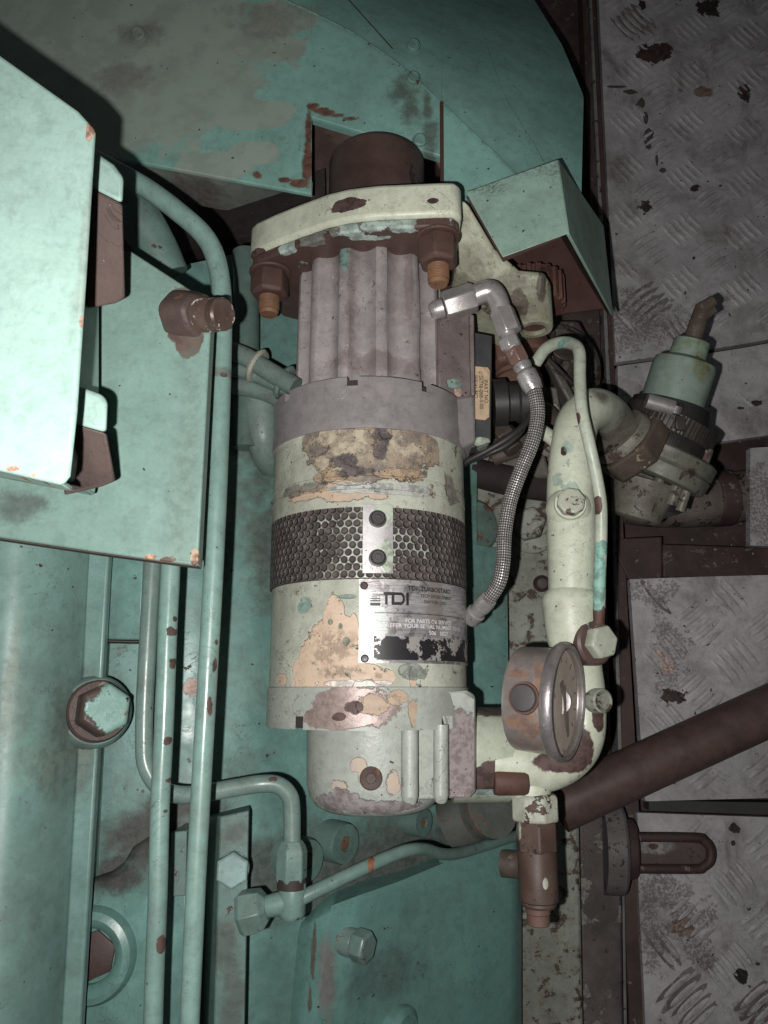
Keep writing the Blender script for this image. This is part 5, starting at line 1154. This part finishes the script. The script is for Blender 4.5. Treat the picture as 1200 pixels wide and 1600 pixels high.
def dialp(a, r, h): return gc+e1*(cos(a)*r)+e2*(sin(a)*r)+gax*h
b = MB(); a_ = radians(200)
for (aa, r0, r1, w0, w1) in [(radians(10), -.012, .012, .0022, .0030), (radians(25), .010, .018, .0035, .0028), (radians(190), .006, RG*.62, .0042, .0012)]:
    p, q = dialp(aa, r0, -.001), dialp(aa, r1, -.001); sd = gax.cross((q-p).normalized())
    b.prism([p-sd*w0, p+sd*w0, q+sd*w1, q-sd*w1], gax*.0008)
b.build('pointer', m_screw, t)
for i in range(13):
    b = MB(); aa = radians(-135+i*22.5); p, q = dialp(aa, RG*.66, -.0026), dialp(aa, RG*.77, -.0026); sd = gax.cross((q-p).normalized())*.0006
    b.prism([p-sd, p+sd, q+sd, q-sd], gax*.0003); b.build('tick', m_ink2, dial)
s = NT('gauge_glass'); n = s.noise(50, 5, .6); s.b.inputs['Base Color'].default_value = (.9, .86, .8, 1); s.b.inputs['Transmission Weight'].default_value = 0
tr = s.n.new('ShaderNodeBsdfTransparent'); gl = s.n.new('ShaderNodeBsdfGlossy'); gl.inputs['Roughness'].default_value = .3
df = s.n.new('ShaderNodeBsdfDiffuse'); df.inputs['Color'].default_value = (.55, .46, .38, 1)
mx = s.n.new('ShaderNodeMixShader'); s.set(mx.inputs[0], s.ramp(n, .35, .75, .10, .28)); s.l.new(tr.outputs[0], mx.inputs[1]); s.l.new(df.outputs[0], mx.inputs[2])
fr = s.n.new('ShaderNodeFresnel'); fr.inputs['IOR'].default_value = 1.45
mx2 = s.n.new('ShaderNodeMixShader'); s.l.new(s.math('MULTIPLY', fr.outputs[0], .03), mx2.inputs[0]); s.l.new(mx.outputs[0], mx2.inputs[1]); s.l.new(gl.outputs[0], mx2.inputs[2]); s.l.new(mx2.outputs[0], s.out.inputs[0])
b = MB(); b.lathe(gc, gax, [(.0006, RG*.88), (.0014, RG*.88), (.0014, .0005)], seg=64); b.build('glass', s.m, t)
# rubber plug in the case
c = gc-gax*(D*.46); rad_dir = (CAM-c); rad_dir = (rad_dir-gax*rad_dir.dot(gax)).normalized(); rad_dir = (rad_dir+Vector((0, .0, 0))).normalized()
c = c+rad_dir*(RG*.885)
b = MB(); b.lathe(c-rad_dir*.002, rad_dir, [(0, 21*k), (.004, 21*k), (.0058, 19*k), (.0062, 15*k), (.0062, .0005)], seg=32); b.build('fill_plug', paint('plug_rubber', (.06, .056, .057), var=.2, chip=.74, grime=.2, rough=.5), t, sharp=40)
b = MB(); b.lathe(c-rad_dir*.003, rad_dir, [(0, 25*k), (.0045, 24*k)], seg=32); b.build('plug_rim', m_rust, t)
p = gc-gax*(D*.9); b = MB(); b.tube([p+gax*.03, p+gax*.03+Vector((.004, 0, -.03)), p+gax*.03+Vector((.02, -.01, -.06))], .010, seg=20); b.build('stem', m_steel, t)

# ================================================================== RELIEF VALVE (right)
zR = .215
va = at(1003, 775, zR); vb = at(1094, 495, .275); vx = (vb-va).normalized()
k = mpp(660, zR)
t = thing('relief_valve', 'teal capped relief valve with rubber sleeve and hose clamp, tilted right', 'valve', at(1040, 700, .12))
L = (vb-va).length
def vp(px, py):
    """distance along the valve axis of the axis point nearest a sight line"""
    d = ray(px, py).normalized(); w = va-CAM
    a, b_, c = 1.0, vx.dot(d), 1.0; dd_, e = vx.dot(w), d.dot(w)
    return (b_*e-dd_)/(a*c-b_*b_)
m_vteal = paint('valve_teal', (.21, .275, .235), var=.12, chip=.70, chip_scale=70, chip_col=(.09, .06, .05), speck=.71, speck_scale=170, grime=.7, grime_scale=30, grime_col=(.10, .095, .05), rough=.42, bump=.45, patches=[dict(e=[P(1075, 590, .25, 16, 24, .08)], col=(.16, .17, .075), warp=1.4, soft=.4, amt=.8), dict(e=[P(1075, 550, .26, 30, 10, .08)], col=(.22, .30, .18), warp=1.4, soft=.4, amt=.7)])
m_vbody = paint('valve_body', (.17, .16, .13), var=.3, chip=.565, chip_scale=60, chip_col=(.095, .06, .05), speck=.69, speck_scale=180, grime=.85, grime_scale=34, rough=.42, bump=.6, grain=.0016)
s_ = {n: vp(x, y) for n, (x, y) in dict(tip=(1092, 495), knob=(1083, 520), neck=(1078, 538), capt=(1072, 552), capb=(1052, 620), rub=(1046, 640), clampt=(1056, 640), fl=(1062, 700), flb=(1055, 725), bot=(1025, 770)).items()}
b = MB(); b.lathe(va, vx, [(s_['knob']-.012, 11*k), (s_['knob']+.0, 13*k), (s_['knob']+.012, 13*k), (s_['knob']+.016, 10*k), (s_['knob']+.020, 9*k)], seg=20); e_ = va+vx*(s_['knob']+.014); b.tube([e_, e_+vx*.012, e_+vx*.020+Vector((.008, 0, 0))], [.0085, .0085, .006], seg=12, smooth=0); b.tube([e_+Vector((0, 0, .004)), e_+Vector((.014, .008, .006))], [.0045, .004], seg=10, smooth=0); b.build('stem', m_nutd, t, sharp=35)
b = MB(); c0 = s_['capt']; b.lathe(va, vx, [(c0-.085, 46*k), (c0-.015, 46*k), (c0-.009, 44*k), (c0-.006, 34*k), (c0-.004, 27*k), (c0+.013, 26*k), (c0+.015, 22*k), (c0+.015, .001)], seg=48); b.build('cap', m_vteal, t, sharp=40)
c1 = c0-.052
b = MB(); b.lathe(va, vx, [(c1-.050, 70*k), (c1-.034, 70*k), (c1-.020, 62*k), (c1-.002, 57*k), (c1, 50*k), (c1+.001, 45*k)], seg=48); b.build('rubber_sleeve', m_rub, t, sharp=40)
m_vfl = paint('valve_flange', (.16, .165, .135), var=.25, chip=.60, chip_scale=50, chip_col=(.08, .055, .045), grime=.8, grime_scale=30, rough=.45, bump=.6, grain=.0016)
m_clamp = paint('clamp_dull', (.075, .066, .06), var=.25, chip=.62, chip_col=(.06, .045, .04), grime=.5, rough=.35, metal=.5, bump=.6)
b = MB(); vx2 = (vx+Vector((.22, .07, .05))).normalized(); cc = va+vx*(c1-.026)+Vector((.005, 0, 0))
def ribs(a, t_): return 1+.008*(1 if sin(a*70) > 0 else 0)
b.lathe(cc, vx2, [(-.009, 70*k), (.009, 70*k)], seg=280, rfun=ribs, cap0=False, cap1=False); b.lathe(cc, vx2, [(.009, 70*k), (.009, 64*k)], seg=64, cap0=False, cap1=False); b.lathe(cc, vx2, [(-.009, 70*k), (-.009, 64*k)], seg=64, cap0=False, cap1=False)
hc = b.build('hose_clamp', m_clamp, t, sharp=30)
p, q = at(1010, 626, .285), at(1052, 638, .285)
b = MB(); b.tube([p, q], [.0075, .0075], seg=16, smooth=0); b.build('clamp_screw', m_steel, hc)
b = MB(); dq = along(p, q); b.hexnut(q, dq, .0075, .008); b.build('screw_head', m_clamp, hc)
b = MB(); p2 = at(1056, 648, .288); b.prism([p2, p2+Vector((.01, -.002, 0)), p2+Vector((.01, -.016, -.003)), p2+Vector((0, -.014, -.002))], (0, 0, -.006)); b.build('housing', m_clamp, hc, bevel=.001)
c2 = c1-.050
b = MB(); vxf = (vx+Vector((.20, .07, .05))).normalized(); cf = va+vx*(c2-.016)+Vector((.009, 0, 0)); b.lathe(cf, vxf, [(-.017, 68*k), (-.015, 75*k), (-.002, 77*k), (0, 74*k), (.002, 77*k), (.014, 77*k), (.016, 73*k)], seg=56); b.build('flange', m_vfl, t, sharp=30)
b = MB(); b.lathe(va, vx, [(c2-.078, 30*k), (c2-.074, 38*k), (c2-.06, 42*k), (c2-.034, 50*k)], seg=40); b.build('body', m_vbody, t, sharp=40)
for (px, py, w) in [(1056, 765, 9), (1088, 745, 12), (1070, 775, 7), (1030, 752, 8)]:
    p = at(px, py, .245); b = MB(); b.tube([p+vx*.03, p-vx*.016], [w*k*.95, w*k], seg=14, smooth=0); b.build('rib', m_vbody, t)
b = MB(); p = at(978, 690, .262); hx = Vector((.62, -.46, -.35)).normalized(); b.hexnut(p-hx*.004, hx, 58*k, .026, rot=.3); b.build('hex_nut', paint('hexnut_rusty', (.075, .055, .042), var=.4, chip=.59, chip_scale=60, chip_col=(.30, .27, .18), grime=.6, grime_scale=30, rough=.55, bump=.8, grain=.002, edge=.3), t, bevel=.002)
b = MB(); p = at(970, 682, .268); b.lathe(p, hx, [(-.006, 43*k), (0, 47*k), (.004, 47*k)], seg=36); b.build('collar', m_vbody, t)
b = MB(); p = at(1012, 720, .20); b.tube([p, at(1050, 750, .20)], [.030, .034], seg=24, smooth=0); b.build('neck', m_vbody, t)
b = MB(); p = at(1014, 786, .20); b.hexnut(p+vx*.012, (-vx+Vector((.1, 0, .25))), 46*k, .022, rot=.4); b.build('bottom_plug', m_screw, t, bevel=.001)

# ================================================================== BROWN PIPE and DECK ROD (lower right)
m_bp = paint('brown_pipe', (.085, .054, .048), var=.28, chip=.70, mottle=.5, speck=.73, speck_col=(.05, .03, .028), grime=.3, grime_scale=10, grime_col=(.05, .034, .03), rough=.45, bump=.4, grain=.001)
t = thing('brown_pipe', 'fat plain brown pipe slanting up to the right edge over the floor', 'pipe', at(1040, 1190, .06))
bp_ = [(870, 1262, .15), (1000, 1202, .15), (1330, 1052, .15)]
b = MB(); b.tube(pz(bp_), 38*mpp(1190, .15), seg=40, smooth=4); b.build('tube', m_bp, t)
m_rod = paint('rod_dirty', (.12, .085, .078), var=.3, chip=.57, chip_scale=30, chip_col=(.075, .035, .028), speck=.68, speck_scale=150, grime=.5, grime_scale=20, rough=.5, bump=.6, patches=[dict(e=[P(1035, 1328, .08, 34, 13, .06)], col=(.26, .24, .235), warp=.8, soft=.2), dict(e=[P(1037, 1332, .09, 9, 6, .06)], col=(.1, .05, .042), warp=1.4)])
t = thing('deck_lug', 'rusty looped lug bar standing out from a round flange over the floor, lower right', 'deck lug', at(1030, 1335, .01))
st_ = [(975, 1308), (1085, 1309), (1100, 1314), (1109, 1324), (1111, 1335), (1108, 1347), (1098, 1355), (1084, 1358), (975, 1357)]
b = MB(); b.prism(pq(st_, .058), (0, 0, -.022)); b.build('bar', m_rod, t, bevel=.006, seg=4)
b = MB(); b.tube([at(x, y, .060) for x, y in st_], .0052, seg=12, smooth=5); b.build('rim', paint('rim_rust', (.075, .042, .036), var=.4, chip=.6, chip_col=(.16, .13, .12), grime=.5, rough=.6, bump=.6), t)
q = at(968, 1325, .055)
b = MB(); b.lathe(q, (1, -.04, .12), [(-.02, .050), (.0, .050), (.003, .048), (.004, .046)], seg=40); b.build('flange', paint('flange_dirty', (.15, .135, .13), var=.3, chip=.6, chip_col=(.06, .04, .036), speck=.665, speck_scale=130, grime=.6, rough=.5, bump=.6, grain=.0016), t, sharp=30)
b = MB(); b.lathe(q+Vector((.004, 0, 0)), (1, -.04, .12), [(0, .034), (.012, .032), (.014, .028)], seg=32); b.build('collar', m_beam, t, bevel=.001)
# small fittings left of the drain fitting
b = MB(); b.lathe(at(800, 1350, .18), (.9, 0, .4), [(-.01, .013), (.006, .013), (.009, .011), (.010, .005)], seg=24)
tag(b.build('pipe_plug', m_nutd), 'small dark plug half hidden left of the drain fitting', 'plug')
t = thing('hidden_elbow', 'dark teal elbow tucked under the starter inlet', 'pipe fitting', at(740, 1290, .2))
b = MB(); b.tube(pz([(700, 1290, .24), (745, 1270, .25), (770, 1262, .27)]), [.024, .026, .026], seg=24); b.build('elbow', paint('elbow_mix', (.075, .085, .076), var=.3, chip=.58, chip_col=(.14, .08, .06), grime=.6, rough=.5), t)

# ================================================================== wrapped conduit left of the starter
m_cond = paint('conduit_teal', (.13, .18, .16), var=.2, chip=.66, chip_scale=100, chip_col=(.12, .10, .085), grime=.5, grime_scale=30, rough=.42, bump=.6, grain=.0014)
t = thing('conduit', 'paint smeared twin conduit tied with bands, entering the starter from the left', 'conduit', at(410, 580, .3))
for pts, r in [([(350, 545, .37), (385, 558, .375), (420, 580, .38), (462, 605, .385)], .0085), ([(350, 575, .36), (385, 580, .365), (420, 594, .37), (462, 612, .375)], .0075), ([(355, 600, .35), (395, 606, .352), (430, 618, .355), (460, 640, .36)], .009)]:
    b = MB(); b.tube(pz(pts), r, seg=18); b.build('tube', m_cond, t)
for (px, py) in [(402, 572), (445, 598)]:
    b = MB(); c = at(px, py, .372); ax = Vector((.85, -.5, .05)).normalized(); b.lathe(c, ax, [(-.0025, .0145), (0, .0162), (.0025, .0145)], seg=28); b.build('tie_band', paint('tie_cream', (.27, .28, .23), var=.2, chip=.66, chip_scale=120, grime=.3, rough=.5) if px < 420 else m_cond, t)
b = MB(); b.tube(pz([(383, 395, .335), (385, 440, .335), (384, 520, .335), (384, 700, .33)]), .0125, seg=22, smooth=4); tag(b.build('pipe', pipe_mat('pipe_far', 17, base=(.09, .14, .125), grime=.5)), 'short upright teal pipe half hidden left of the fluted starter body', 'pipe', 'teal pipes on the engine')
b = MB(); b.tube(pz([(405, 606, .33), (408, 640, .33), (412, 690, .325), (425, 730, .30)]), [.017, .017, .016, .012], seg=24, smooth=5); tag(b.build('hose_boot', m_cond), 'thick dull teal boot below the tied conduit', 'boot')

# ================================================================== LIGHT: the phone's flash beside the lens, weak room light
w = bpy.data.worlds.new('World'); scene.world = w; w.use_nodes = True
bg = w.node_tree.nodes.get('Background') or w.node_tree.nodes.new('ShaderNodeBackground')
bg.inputs[0].default_value = (.90, .98, 1.0, 1); bg.inputs[1].default_value = .035
ld = bpy.data.lights.new('camera_flash', 'SPOT'); ld.energy = 18; ld.color = (1.0, .975, .95); ld.shadow_soft_size = .0032; ld.spot_size = radians(126); ld.spot_blend = .9
lo = bpy.data.objects.new('camera_flash', ld); COL.objects.link(lo)
lo.location = CAM-RT*.026-UP*.013
lo.rotation_euler = (FW-RT*.03-UP*.02).to_track_quat('-Z', 'Y').to_euler()

# ================================================================== CAMERA
cd = bpy.data.cameras.new('camera'); co = bpy.data.objects.new('camera', cd); COL.objects.link(co)
cd.sensor_fit = 'VERTICAL'; cd.sensor_height = 24; cd.lens = 24*F/1600; cd.clip_start = .01; cd.clip_end = 50
co.location = CAM; co.rotation_euler = FW.to_track_quat('-Z', 'Y').to_euler()
m3 = Matrix((RT, UP, -FW)).transposed(); co.rotation_euler = m3.to_euler()
scene.camera = co
vs = scene.view_settings; scene.display_settings.display_device = 'sRGB'
vs.view_transform = 'Standard'; vs.look = 'None'; vs.exposure = 0; vs.gamma = 1; vs.use_curve_mapping = False
scene.cycles.max_bounces = 6; scene.cycles.diffuse_bounces = 2; scene.cycles.use_denoising = True
for o in scene.objects:
    if '_w' in o: del o['_w']
